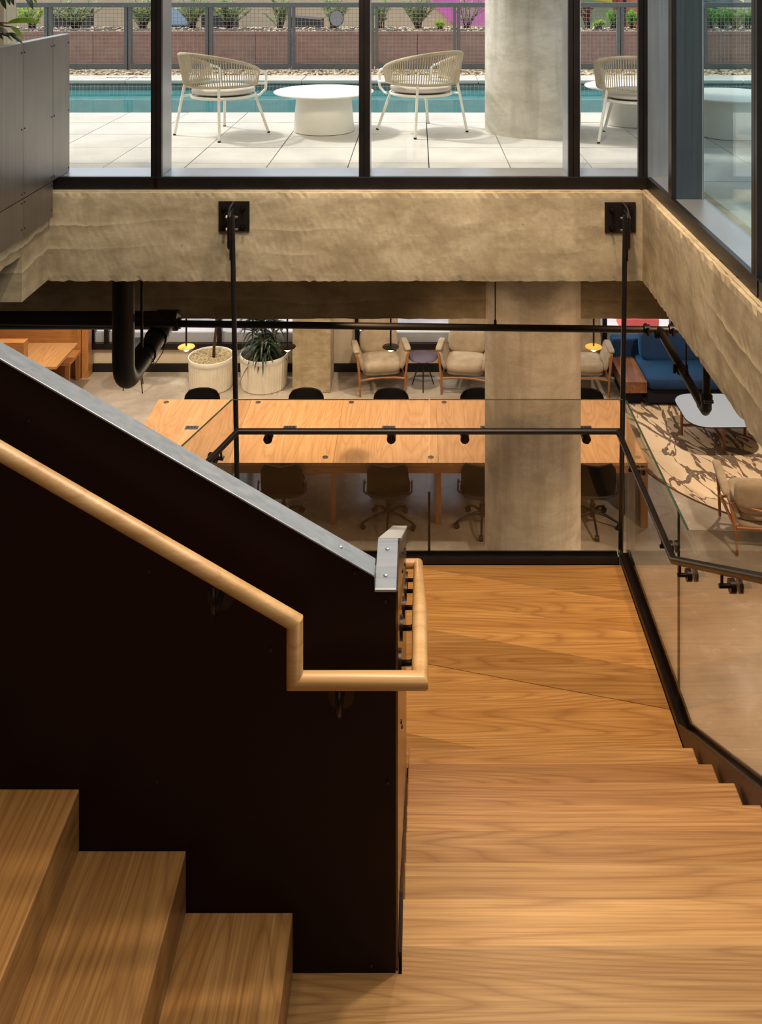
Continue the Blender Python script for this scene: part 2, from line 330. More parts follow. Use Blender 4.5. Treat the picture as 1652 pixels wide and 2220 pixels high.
# ------------------------------------------------------------------ mesh helpers
class MB:
    def __init__(s): s.v = []; s.f = []
    def add(s, vs, fs):
        o = len(s.v); s.v += [tuple(p) for p in vs]; s.f += [tuple(i + o for i in f) for f in fs]; return s
    def box(s, x0, x1, y0, y1, z0, z1):
        return s.add([(x0, y0, z0), (x1, y0, z0), (x1, y1, z0), (x0, y1, z0), (x0, y0, z1), (x1, y0, z1), (x1, y1, z1), (x0, y1, z1)],
                     [(0, 3, 2, 1), (4, 5, 6, 7), (0, 1, 5, 4), (1, 2, 6, 5), (2, 3, 7, 6), (3, 0, 4, 7)])
    def prism(s, poly, ax, a, b):
        """poly of 2-D points extruded along axis ax from a to b (ccw seen from +axis)"""
        def mk(p, t):
            return {0: (t, p[0], p[1]), 1: (p[0], t, p[1]), 2: (p[0], p[1], t)}[ax]
        n = len(poly); vs = [mk(p, a) for p in poly] + [mk(p, b) for p in poly]
        fs = [tuple(range(n - 1, -1, -1)), tuple(range(n, 2 * n))] + [(i, (i + 1) % n, n + (i + 1) % n, n + i) for i in range(n)]
        return s.add(vs, fs)
    def tube(s, path, r, seg=12, closed=False, caps=True, r2=None):
        P = [Vector(p) for p in path]; n = len(P)
        d0 = ((P[1] - P[0]) if not closed else (P[0] - P[-1])).normalized()
        up = Vector((0, 0, 1)) if abs(d0.z) < .9 else Vector((0, 1, 0))
        u = d0.cross(up).normalized(); v = d0.cross(u).normalized()
        offs = [(u * math.cos(2 * PI * k / seg) + v * math.sin(2 * PI * k / seg)) for k in range(seg)]
        rings = []; din = d0
        for i in range(n):
            if closed: dout = (P[(i + 1) % n] - P[i]).normalized()
            else: dout = (P[i + 1] - P[i]).normalized() if i < n - 1 else din
            if i == 0 and not closed: din = dout
            nn = (din + dout)
            nn = nn.normalized() if nn.length > 1e-6 else din
            rr = r if r2 is None else r + (r2 - r) * i / (n - 1)
            ring = []
            for o in offs:
                o = o * rr; dd = din.dot(nn)
                ring.append(P[i] + o + din * (-(o.dot(nn)) / (dd if abs(dd) > .2 else .2)))
            rings.append(ring)
            q = din.rotation_difference(dout); offs = [q @ o for o in offs]; din = dout
        vs = [p for ring in rings for p in ring]; fs = []
        m = n if closed else n - 1
        for i in range(m):
            j = (i + 1) % n
            for k in range(seg):
                a = i * seg + k; b = i * seg + (k + 1) % seg; c = j * seg + (k + 1) % seg; d = j * seg + k
                fs.append((a, b, c, d))
        if caps and not closed:
            fs.append(tuple(range(seg - 1, -1, -1))); fs.append(tuple((n - 1) * seg + k for k in range(seg)))
        return s.add(vs, fs)
    def cyl(s, p0, p1, r, seg=16, r2=None): return s.tube([p0, p1], r, seg, r2=r2)
    def lathe(s, prof, c=(0, 0, 0), seg=32, flute=0, depth=0):
        vs = []; n = len(prof)
        for (r, z) in prof:
            for k in range(seg):
                a = 2 * PI * k / seg
                rr = r * (1 - (depth * (.5 - .5 * math.cos(flute * a)) if flute else 0))
                vs.append((c[0] + rr * math.cos(a), c[1] + rr * math.sin(a), c[2] + z))
        fs = [(i * seg + k, i * seg + (k + 1) % seg, (i + 1) * seg + (k + 1) % seg, (i + 1) * seg + k) for i in range(n - 1) for k in range(seg)]
        fs.append(tuple(range(seg - 1, -1, -1))); fs.append(tuple((n - 1) * seg + k for k in range(seg)))
        return s.add(vs, fs)
    def pillow(s, w, d, h, mat=None, e1=.55, e2=.35, nu=28, nv=14):
        """soft box (superellipsoid)"""
        vs = []; mat = mat or Matrix.Identity(4)
        pw = lambda x, e: math.copysign(abs(x) ** e, x)
        for j in range(nv + 1):
            t = -PI / 2 + PI * j / nv
            for i in range(nu):
                a = 2 * PI * i / nu
                vs.append(mat @ Vector((w / 2 * pw(math.cos(t), e1) * pw(math.cos(a), e2), d / 2 * pw(math.cos(t), e1) * pw(math.sin(a), e2), h / 2 * pw(math.sin(t), e1))))
        fs = [(j * nu + i, j * nu + (i + 1) % nu, (j + 1) * nu + (i + 1) % nu, (j + 1) * nu + i) for j in range(nv) for i in range(nu)]
        return s.add(vs, fs)
    def xf(s, m): s.v = [tuple(m @ Vector(p)) for p in s.v]; return s

def T(x, y, z): return Matrix.Translation((x, y, z))
def R(deg, ax): return Matrix.Rotation(math.radians(deg), 4, ax)

def link(o, parent=None):
    COL.objects.link(o)
    if parent is not None:
        o.parent = parent
        o.matrix_parent_inverse = Matrix.Translation(-parent.location)
    return o
def mesh_of(name, mb, m, smooth=False):
    me = bpy.data.meshes.new(name); me.from_pydata(mb.v, [], mb.f); me.materials.append(m); me.update()
    if smooth: me.shade_smooth() if smooth is True else me.set_sharp_from_angle(angle=math.radians(smooth))
    return me
def obj(name, mb, m, parent=None, smooth=False, bevel=0, kind=None):
    o = bpy.data.objects.new(name, mesh_of(name, mb, m, smooth)); link(o, parent)
    if bevel:
        b = o.modifiers.new('edge', 'BEVEL'); b.width = bevel; b.segments = 2; b.limit_method = 'ANGLE'
    if kind: o['kind'] = kind
    return o
def tag(o, label, cat, group=None, kind=None):
    o['label'] = label; o['category'] = cat
    if group: o['group'] = group
    if kind: o['kind'] = kind
    return o
def thing(name, label, cat, loc=(0, 0, 0), group=None, kind=None):
    o = bpy.data.objects.new(name, None); o.empty_display_size = .1; o.location = loc; COL.objects.link(o)
    return tag(o, label, cat, group, kind)
def struct(name, mb=None, m=None, loc=(0, 0, 0), bevel=0, smooth=False, label=None, cat='structure'):
    if mb is None:
        o = bpy.data.objects.new(name, None); o.location = loc; COL.objects.link(o)
    else: o = obj(name, mb, m, None, smooth, bevel)
    o['kind'] = 'structure'
    if label: o['label'] = label; o['category'] = cat
    return o
def copy_tree(root, loc, rz, label, group=None):
    r = root.copy(); COL.objects.link(r); r.location = loc; r.rotation_euler = (0, 0, rz); r['label'] = label
    if group: r['group'] = group
    def rec(src, dst):
        for ch in src.children:
            c = ch.copy(); COL.objects.link(c); c.parent = dst; c.matrix_parent_inverse = ch.matrix_parent_inverse.copy(); rec(ch, c)
    rec(root, r); return r
def same(o, parent, loc=None, mat=None):
    c = o.copy(); COL.objects.link(c)
    c.parent = parent
    if parent is not None: c.matrix_parent_inverse = Matrix.Translation(-parent.location)
    if mat is not None: c.matrix_basis = mat
    elif loc is not None: c.location = loc
    return c

# ------------------------------------------------------------------ room shell of the lower floor
B = lambda *a: MB().box(*a)
struct('floor', B(-9.2, 7.2, -1.2, 14.8, -.2, 0), floor_m, label='polished grey concrete floor of the lower lounge', cat='floor')
struct('wall_left', B(-9.4, -9.2, -1.2, 14.8, 0, DECK), whitewall, label='left wall of the lower floor beyond the oak booth', cat='wall')
struct('wall_right', B(7.2, 7.4, -1.2, 14.8, 0, DECK), whitewall, label='right wall of the lower floor beyond the blue sofa', cat='wall')
struct('wall_front', B(-9.2, 7.2, -1.4, -1.2, 0, DECK), dark_wall, label='wall under the stairs behind the viewer', cat='wall')
# window wall at the far end
WY = 14.6
wb = MB()
wb.box(-9.2, 7.2, WY, WY + .2, 0, .36).box(-9.2, 7.2, WY, WY + .2, 2.9, DECK - .3)
wb.box(-9.2, -5.15, WY, WY + .2, .36, 2.9).box(-1.55, -.98, WY, WY + .2, .36, 2.9).box(4.05, 7.2, WY, WY + .2, .36, 2.9)
struct('wall_back', wb, whitewall, label='white low wall under the lounge windows', cat='wall')
struct('baseboard_back', B(-5.1, 7.2, WY - .03, WY - .002, 0, .13), baseb, label='tall black baseboard under the lounge windows', cat='baseboard')
def lounge_window(name, x0, x1, mulls, lab):
    r = struct(name, loc=(x0, WY, .36), label=lab, cat='window')
    obj('sill', B(x0, x1, WY - .05, WY + .1, .36, .45), frame_blk, r)
    obj('frame_head', B(x0, x1, WY + .02, WY + .1, 2.82, 2.9), frame_blk, r)
    for x in [x0 + .03] + list(mulls) + [x1 - .03]:
        obj('mullion', B(x - .035, x + .035, WY - .01, WY + .1, .45, 2.82), frame_blk, r)
    obj('bottom_rail', B(x0 + .06, x1 - .06, WY + .03, WY + .09, .45, .60), cream_grey, r)
    xs = [x0] + list(mulls) + [x1]
    for a, b in zip(xs[:-1], xs[1:]): obj('pane', B(a + .04, b - .04, WY + .055, WY + .061, .60, 2.82), glass_clear, r)
lounge_window('window_1', -5.15, -1.55, (-4.9, -4.1, -3.12), 'left lounge window behind the planters')
lounge_window('window_2', -.98, 4.05, (.87, 2.95), 'right lounge window behind the armchairs and sofa')
# pier by the window
struct('column_2', B(-1.87, -1.30, 13.86, 14.45, 0, 4.4), conc, bevel=.012, label='square concrete pier beside the white planter', cat='column')

# ceilings / slabs
struct('ceiling', MB().box(-9.2, 7.2, 6.75, 9.6, DECK - .42, DECK - .07).box(-9.2, 7.2, 9.6, 14.6, 3.45, 3.65), plaster, label='ceiling of the lower floor under the deck', cat='ceiling')
struct('floor_2', MB().box(-9.2, -2.62, -1.2, 6.6, DECK - .42, DECK).box(-2.62, 1.8, -1.2, .3, DECK - .42, DECK), oak_y, label='upper floor slab around the stair opening', cat='floor')
struct('floor_3', B(1.75, 9.4, -1.2, 6.75, DECK - .42, DECK - .04), joint_m, label='deck slab right of the stair', cat='floor')

# concrete beams round the opening, edges chipped
def rough_beam(name, lab, x0, x1, y0, y1, z0, z1, face, nx, nz=14, amp=.006, m=None):
    """face 'y-': front face subdivided with ragged top and bottom edge; 'x-' / 'x+' alike"""
    mb = MB(); rnd = random.Random(len(name) * 31 + nx)
    along0, along1 = (x0, x1) if face == 'y-' else (y0, y1)
    jit = [rnd.gauss(0, amp * .45) for _ in range(nx + 1)]; jt = [rnd.gauss(0, amp * .5) for _ in range(nx + 1)]
    def pt(i, z, dep):
        t = along0 + (along1 - along0) * i / nx
        if face == 'y-': return (t, y0 + dep, z)
        if face == 'x-': return (x0 + dep, t, z)
        return (x1 - dep, t, z)
    rows = [(z1, .03, 1), (z1 - .010, .0, 1)] + [(z1 - (z1 - z0) * k / nz, 0, 0) for k in range(1, nz)] + [(z0 + .004, 0, 2), (z0, .02, 2)]
    vs = []
    for (z, dep, e) in rows:
        for i in range(nx + 1):
            dz = jt[i] if e == 1 else (jit[i] if e == 2 else 0)
            dd = dep + (abs(jt[i]) * 1.5 if e == 1 else abs(jit[i]) if e == 2 else rnd.gauss(0, .0006))
            vs.append(pt(i, z + dz * (1 if e == 2 else .5), dd))
    nrow = len(rows); W = nx + 1
    fl = face == 'x+'
    fs = []
    for r in range(nrow - 1):
        for i in range(nx):
            q = (r * W + i, (r + 1) * W + i, (r + 1) * W + i + 1, r * W + i + 1)
            if face == 'x-': q = q[::-1]
            fs.append(q)
    mb.add(vs, fs)
    if face == 'y-': mb.box(x0, x1, y0 + .02, y1, z0, z1 - .001)
    elif face == 'x-': mb.box(x0 + .02, x1, y0, y1, z0, z1 - .001)
    else: mb.box(x0, x1 - .02, y0, y1, z0, z1 - .001)
    return struct(name, mb, m or conc, label=lab, cat='beam')
BB = EYE - 2.119
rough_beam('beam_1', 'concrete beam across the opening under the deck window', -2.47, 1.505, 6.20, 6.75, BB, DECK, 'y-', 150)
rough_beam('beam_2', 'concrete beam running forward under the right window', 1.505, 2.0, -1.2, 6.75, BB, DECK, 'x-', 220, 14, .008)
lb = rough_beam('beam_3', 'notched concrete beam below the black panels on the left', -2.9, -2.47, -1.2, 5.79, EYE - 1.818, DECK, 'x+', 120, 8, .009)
obj('beam_nib', MB().box(-3.6, -2.47, 5.79, 6.75, EYE - 2.106, DECK - .05), conc, lb)
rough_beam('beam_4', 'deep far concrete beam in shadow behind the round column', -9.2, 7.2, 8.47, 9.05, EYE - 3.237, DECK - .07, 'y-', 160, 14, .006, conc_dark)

# round column through both floors
mb = MB(); prof = []
for k in range(0, 41): prof.append((.437, k * .25))
mb.lathe(prof, (1.058, 8.52, 0), 56)
struct('column_1', mb, conc_col, smooth=60, label='round concrete column rising through both floors', cat='column')

# ------------------------------------------------------------------ pool deck
def slab_part(name, x0, x1, y0, y1, z0, z1, m, parent, bev=.004): return obj(name, B(x0, x1, y0, y1, z0, z1), m, parent, bevel=bev)
dk = struct('floor_4', MB().box(-9.4, 9.4, 6.55, 9.70, DECK - .15, DECK - .05), joint_m, label='pool deck of square concrete pavers', cat='floor')
PW = .61
X0 = .087; Y0 = 7.096
rp = random.Random(3)
for j in range(-9, 5):
    for i in range(-9, 15):
        xa = X0 + i * PW; ya = Y0 + j * PW - PW
        yb = ya + PW
        if ya > 9.8: continue
        if yb > 9.70: yb = 9.84
        if ya < 6.5 and xa < 1.72: 
            if yb > 6.6 and yb < 7.3: ya = 6.54
            else: continue
        if yb - ya < .1 or xa > 7.3: continue
        dz = rp.uniform(-.0015, .0015)
        o = obj('paver', B(xa + .004, xa + PW - .004, ya + .005, yb - .005, DECK - .05 + dz, DECK + dz), paver_m, dk)
# pool
pz = DECK - .125
pool = struct('pool', MB().box(-9.4, 9.4, 9.70, 9.8399, DECK - .9, DECK - .052).box(-9.4, 9.4, 9.7, 12.4, DECK - 1.05, DECK - .9), tile_m)
tag(pool, 'lap pool with tiled edge and teal water beyond the chairs', 'pool', kind='structure')
obj('far_tile_band', B(-9.4, 9.4, 12.2, 12.4, DECK - .9, DECK - .055), tile_m, pool)
wt = obj('water_surface', MB().add([(-9.4, 9.84, pz), (9.4, 9.84, pz), (9.4, 12.2, pz), (-9.4, 12.2, pz)], [(0, 1, 2, 3)]), water_m, pool)
cop = struct('floor_5', MB().box(-9.4, 9.4, 12.22, 12.7, DECK - .06, DECK - .045), joint_m, label='pale stone coping along the far pool edge', cat='coping')
for k in range(-8, 8):
    a = -.36 + k * 1.16
    obj('coping_stone', B(a + .003, a + 1.157, 12.17, 12.72, DECK - .045, DECK + .004), paver_m, cop, bevel=.012)
# pool marking: letters painted on the coping, reading from the water side
fc = bpy.data.curves.new('pool_lettering', 'FONT'); fc.body = 'NO DIVING'; fc.size = .13; fc.align_x = 'CENTER'; fc.extrude = .0005
fo = bpy.data.objects.new('lettering', fc); fo.data.materials.append(black_pl); link(fo, cop)
fo.matrix_basis = T(-3.85, 12.50, DECK + .0046) @ R(180, 'Z')
# gravel strip and fence
gv = MB(); rg = random.Random(11)
def pebble(mb, x, y, z, r, rnd):
    sx, sy, sz = r * rnd.uniform(.8, 1.3), r * rnd.uniform(.7, 1.1), r * rnd.uniform(.5, .8); a = rnd.uniform(0, PI)
    ca, sa = math.cos(a), math.sin(a)
    pts = [(sx, 0, 0), (0, sy, 0), (-sx, 0, 0), (0, -sy, 0), (0, 0, sz), (0, 0, -sz)]
    pts += [(sx * .62, sy * .62, sz * .5), (-sx * .62, sy * .62, sz * .5), (-sx * .62, -sy * .62, sz * .5), (sx * .62, -sy * .62, sz * .5)]
    vs = [(x + p[0] * ca - p[1] * sa, y + p[0] * sa + p[1] * ca, z + p[2]) for p in pts]
    mb.add(vs, [(4, 6, 7), (4, 7, 8), (4, 8, 9), (4, 9, 6), (0, 1, 6), (1, 2, 7), (2, 3, 8), (3, 0, 9), (6, 1, 7), (7, 2, 8), (8, 3, 9), (9, 0, 6), (0, 5, 1), (1, 5, 2), (2, 5, 3), (3, 5, 0)])
for k in range(2600): pebble(gv, rg.uniform(-6.4, 6.4), rg.choice((rg.uniform(12.76, 13.32), rg.uniform(12.76, 13.32), rg.uniform(13.49, 13.93))), DECK + rg.uniform(-.02, .012), rg.uniform(.02, .042), rg)
gv.box(-7.1, 7.1, 12.74, 13.98, DECK - .1, DECK - .012)
g_ = obj('gravel', gv, peb_m, None, smooth=False); tag(g_, 'strip of tan and grey pebbles below the mesh fence', 'gravel', kind='stuff')

fence = thing('mesh_fence', 'grey steel framed mesh fence behind the pool', 'fence', (0, 13.4, DECK))
FX = [-6.51, -5.33, -4.18, -3.01, -1.82, -.62, .567, 1.73, 2.93, 4.13, 5.3, 6.5]
FT, FB = DECK + .975, DECK + .01
for x in FX:
    obj('post', MB().box(x - .052, x - .008, 13.37, 13.44, FB, FT - .01).box(x + .008, x + .052, 13.37, 13.44, FB, FT - .01), fence_m, fence)
for a, b in zip(FX[:-1], FX[1:]):
    obj('top_rail', B(a - .05, b + .05 - .1, 13.36, 13.45, FT - .07, FT), fence_m, fence)
    obj('bottom_rail', B(a + .053, b - .053, 13.37, 13.44, FB, FB + .085), fence_m, fence)
    wm = MB(); x = a + .085
    while x < b - .055:
        wm.box(x - .0027, x + .0027, 13.400, 13.405, FB + .08, FT - .06); x += .057
    z = FB + .12
    while z < FT - .07:
        wm.box(a + .05, b - .05, 13.405, 13.410, z - .0027, z + .0027); z += .057
    obj('wire_mesh', wm, wire_m, fence, kind='stuff')
# brown raised planter behind it
pl = thing('raised_planter', 'long brown boarded planter bed behind the mesh fence', 'planter', (0, 14.0, DECK))
xs = [-7.2, -4.9, -2.45, 0.0, 2.45, 4.36, 6.6]
for a, b in zip(xs[:-1], xs[1:]):
    obj('board_panel', B(a + .004, b - .004, 14.0, 14.06, DECK - .02, DECK + .46), planter_b, pl, bevel=.004)
    obj('coping_cap', B(a + .002, b - .002, 13.985, 14.09, DECK + .46, DECK + .515), planter_b, pl, bevel=.004)
obj('bed_soil', B(-7.2, 6.6, 14.06, 15.25, DECK - .02, DECK + .49), soil, pl)
gm = MB()
for k in range(1300): pebble(gm, rg.uniform(-6.6, 5.6), rg.uniform(14.1, 15.2), DECK + .495, rg.uniform(.015, .035), rg)
obj('bed_gravel', gm, peb_m, pl, kind='stuff')

# ------------------------------------------------------------------ shrubs
def leafy(mb, base, n_stem, height, spread, n_leaf, ll, lw, rnd, up=.8):
    """stems with leaves along them; returns stem mesh too"""
    st = MB()
    for s_ in range(n_stem):
        a = rnd.uniform(0, 2 * PI); sp = spread * rnd.uniform(.25, 1)
        tip = Vector((base[0] + sp * math.cos(a), base[1] + sp * .7 * math.sin(a), base[2] + height * rnd.uniform(.65, 1.0) * (1 - .25 * sp / spread)))
        b = Vector(base) + Vector((rnd.uniform(-.05, .05), rnd.uniform(-.04, .04), 0))
        mid = (b + tip) / 2 + Vector((rnd.uniform(-.03, .03), 0, .02))
        st.tube([b, mid, tip], .006, 5, r2=.003)
        for q in range(n_leaf):
            t = rnd.uniform(.18, 1.02) ** .85
            p = b.lerp(mid, t * 2) if t < .5 else mid.lerp(tip, t * 2 - 1)
            d = Vector((rnd.gauss(0, 1), rnd.gauss(0, 1), rnd.uniform(0, 1.4) * up)).normalized()
            side = d.cross(Vector((rnd.gauss(0, 1), rnd.gauss(0, 1), rnd.gauss(0, 1)))).normalized()
            L = ll * rnd.uniform(.6, 1.2); Wd = lw * rnd.uniform(.7, 1.2)
            nrm = d.cross(side) * Wd * .3
            mb.add([p, p + d * L * .5 + side * Wd + nrm, p + d * L, p + d * L * .5 - side * Wd + nrm], [(0, 1, 2), (0, 2, 3)])
    return st
PBZ = DECK + .525
def shrub(px, label, m, h, spr0, stems=40, leaves=34, ll=.064, lw=.0125, y=14.55, group=None, cat='shrub', nm='olive_shrub'):
    x = (px - 905) * y / 2010; spr = spr0 * (1.35 if nm == 'olive_shrub' else 1.1)
    t = thing(nm, label, cat, (x, y, PBZ), group); rnd = random.Random(int(px) * 7 + 1)
    f = MB(); st = leafy(f, (x, y, PBZ), stems, h, spr, leaves, ll, lw, rnd)
    obj('foliage', f, m, t, kind='stuff'); obj('stems', st, trunk_m, t, kind='stuff')
shrub(-10, 'olive green shrub behind the fence at the left picture edge', shrub_m, .52, .24)
shrub(70, 'low lime shrub behind the fence post beside the black panel', lime_m, .40, .22, 18)
shrub(165, 'widest grey green shrub with lime tips behind the fence', shrub_m, .50, .42, 52, 22)
shrub(310, 'olive shrub partly behind the leftmost dark window mullion', shrub_m, .52, .26)
shrub(418, 'upright olive shrub in front of the pale blue panel', shrub_m, .56, .20, 24)
shrub(497, 'loose olive shrub standing right of the pale blue panel', shrub_m, .54, .28)
shrub(606, 'olive shrub above the left edge of the round white table', shrub_m, .54, .22, 24)
shrub(722, 'olive shrub right behind the grey oval disc', shrub_m, .56, .22, 28)
shrub(826, 'sparse olive shrub just right of the middle window mullion', shrub_m, .54, .15, 14)
shrub(907, 'dense olive shrub in front of the tan wall left of pink', shrub_m, .56, .22, 30)
shrub(1012, 'thin branching shrub in front of the pink wall', shrub_m, .56, .24, 16, 14)
shrub(955, 'small yellow green tuft at the foot of the pink wall', lime_m, .14, .07, 14, 10, y=14.3, cat='plant', nm='grass_tuft')
shrub(1272, 'copper leaved shrub in front of the yellow wall', copper_leaf, .50, .16, 11, 9, .085, .026, cat='shrub', nm='copper_shrub')
shrub(1298, 'yellow green tuft below the copper leaved shrub', lime_m, .16, .09, 18, 12, y=14.3, cat='plant', nm='grass_tuft')
shrub(1330, 'bright green bush left of the fence post in the corner window', hedge_m, .33, .13, 22, 18, .05, .018, nm='green_bush')
shrub(1372, 'bright green bush right of the fence post in the corner window', hedge_m, .33, .13, 22, 18, .05, .018, nm='green_bush')
hd = thing('clipped_hedge', 'bright green hedge seen through the right hand window', 'hedge', (4.9, 14.55, PBZ)); f = MB(); rnd = random.Random(5); st = MB()
for k in range(9):
    s_ = leafy(f, (4.2 + k * .19, 14.5, PBZ), 18, .34, .2, 20, .05, .018, rnd); st.add(s_.v, s_.f)
obj('foliage', f, hedge_m, hd, kind='stuff'); obj('stems', st, trunk_m, hd, kind='stuff')
dsc = thing('oval_disc', 'small grey oval disc on a stake among the shrubs', 'disc', (-1.24, 14.2, PBZ))
m_ = MB()
for k, (y0) in enumerate((0, .012)): pass
ring = [(-1.24 + .105 * math.cos(2 * PI * k / 28), DECK + .70 + .125 * math.sin(2 * PI * k / 28)) for k in range(28)]
obj('disc_plate', MB().prism(ring, 1, 14.2, 14.215), plain('grey_disc', srgb(168, 170, 174), None, .5), dsc)
obj('disc_rim', MB().tube([(p[0], 14.205, p[1]) for p in ring], .007, 8, closed=True), bronze, dsc, smooth=True)
obj('stake', B(-1.25, -1.23, 14.205, 14.22, PBZ - .01, DECK + .60), bronze, dsc)
# ------------------------------------------------------------------ buildings beyond the terrace
bd = thing('stucco_building', 'tan stucco building with a slanted pink mural beyond the planter', 'building', (-6, 24, 0))
obj('facade', B(-14, .35, 24, 25, -2, 5.95), stucco, bd)
obj('pink_mural', MB().prism([(-.26, 5.945), (.97, 4.85), (2.6, 4.85), (2.6, 5.945)], 1, 23.9, 24), pink, bd)
obj('mural_wall', B(.35, 2.75, 24, 25, -2, 5.95), stucco, bd)
obj('mural_plinth', B(.6, 2.75, 23.93, 24, -2, 4.85), stucco, bd)
for a, b, t0, t1 in ((-11.0, -9.6, 5.0, 5.55), (-8.3, -7.6, 5.05, 5.45), (-4.9, -4.2, 5.05, 5.28), (-2.9, -2.2, 5.05, 5.22)):
    sh = obj('dark_shed', MB().prism([(a, -2), (b, -2), (b, t1 - .06), (a, t1)], 1, 21.0, 21.8), dark_car)
    tag(sh, 'dark low shed roof between the shrubs, ' + {-11.0: 'behind the leaves at the far left', -8.3: 'left of the first mullion', -4.9: 'above the left rope chair', -2.9: 'left of the oval disc'}[a], 'shed')
pb = thing('pale_blue_cabinet', 'pale blue cabinet beside the left rope chair shrubs', 'cabinet', (-5.5, 22, 0))
obj('cabinet_body', B(-5.9, -5.45, 22, 22.5, -2, 5.4), paleblue, pb); obj('cabinet_foot', B(-5.92, -5.43, 21.98, 22.5, -2, 4.98), dark_car, pb)
yb_ = thing('mural_building', 'yellow and sage painted building beyond the corner window', 'building', (4.4, 24, 0))
obj('yellow_wall', B(3.2, 5.05, 24, 25, -2, 5.98), yellow, yb_)
obj('sage_mural', MB().prism([(3.2, -2), (5.05, -2), (5.05, 5.42), (4.5, 5.5), (3.9, 5.75), (3.5, 5.78), (3.2, 5.68)], 1, 23.93, 24), sage, yb_)
obj('blue_band', MB().prism([(3.3, 5.06), (3.9, 5.06), (3.9, 5.16), (3.3, 5.22)], 1, 23.9, 23.93), bluep, yb_)
ob_ = thing('orange_building', 'orange masonry building with grey roof at the right', 'building', (7, 24.5, 0))
obj('orange_wall', B(5.05, 12, 24.5, 25.5, -2, 6), brick_o, ob_)
for k in range(3): obj('dark_jamb', B(5.1 + k * .17, 5.16 + k * .17, 24.42, 24.5, 4.0, 5.98), dark_car if k != 1 else redlane, ob_)
obj('roof_slab', MB().prism([(6.3, 5.62), (8.05, 5.35), (8.05, 5.5), (6.3, 5.85)], 1, 22.6, 24.4), roof_gr, ob_)
obj('gable_wall', MB().prism([(6.3, -2), (8.05, -2), (8.05, 5.34), (6.3, 5.60)], 1, 22.9, 24.4), roof_gr, ob_)
obj('porch_post', B(7.92, 8.2, 22.5, 22.8, -2, 5.72), cream, ob_)
obj('post_cap', MB().prism([(7.85, 5.72), (8.27, 5.72), (8.18, 5.82), (7.94, 5.82)], 1, 22.43, 22.87), cream, ob_)
obj('roof_fascia', MB().prism([(6.3, 5.50), (8.0, 5.26), (8.0, 5.34), (6.3, 5.60)], 1, 22.55, 22.9), cream, ob_)
# street seen through the lounge windows
struct('street', B(-30, 30, 15.4, 60, -1.3, -1.1), asphalt, label='pale street below the lounge windows', cat='street')
rl = thing('street_railing', 'red street barrier with pale posts seen between the armchairs', 'railing', (.2, 18.3, -1.1))
obj('red_panel', B(-2.0, 2.1, 18.34, 18.37, -1.06, -.89), redlane, rl)
obj('top_rail', B(-2.0, 2.1, 18.27, 18.32, -.87, -.82), cream, rl)
pp = obj('post', B(-.012, .012, 18.30, 18.33, -1.1, -.84), cream, rl)
for k in range(1, 18): same(pp, rl, loc=(-1.9 + .225 * k, 0, 0))
pp.location = (-1.9, 0, 0)
ra = thing('red_awning', 'red canvas cart beyond the lounge window above the blue sofa', 'cart', (4.6, 18.4, -1.1))
obj('canopy', B(4.05, 4.75, 18.2, 18.9, -.88, -.55), plain('red_canvas', srgb(236, 96, 92), None, .7), ra, bevel=.03)
for x in (4.12, 4.68):
    for y in (18.28, 18.8): obj('post', B(x - .02, x + .02, y - .02, y + .02, -1.1, -.88), cream, ra)

# ------------------------------------------------------------------ upper window walls
SZ = EYE - 1.433           # sill height
WIN_TOP = UPC
def win_front():
    r = struct('window_3', loc=(0, 6.27, SZ), label='tall window wall facing the pool deck', cat='window')
    obj('base_angle', B(-2.47, 1.56, 6.265, 6.30, DECK - .004, SZ), frame_blk, r, bevel=.002)
    obj('sill', B(-2.47, 1.56, 6.30, 6.56, SZ - .05, SZ - .002), frame_alu, r)
    for a, b in ((-1.803, -1.731), (-.396, -.321), (1.02, 1.098), (1.494, 1.556)):
        obj('mullion', MB().box(a, a + .033, 6.268, 6.30, SZ, WIN_TOP).box(a + .037, b, 6.268, 6.30, SZ, WIN_TOP).box(a + .002, b - .002, 6.30, 6.31, SZ, WIN_TOP), frame_blk, r)
        if b < 1.5: obj('reveal', B(a + .004, b - .004, 6.31, 6.54, SZ, WIN_TOP), frame_alu, r)
    for a, b in ((-2.9, -1.735), (-1.80, -.325), (-.392, 1.094), (1.024, 1.74)):
        obj('pane', B(a, b, 6.543, 6.553, SZ - .02, WIN_TOP), glass_clear, r)
    for x in (-1.77, 1.37): obj('splice_plate', B(x - .012, x + .012, 6.262, 6.266, DECK + .004, SZ - .004), bronze, r)
win_front()
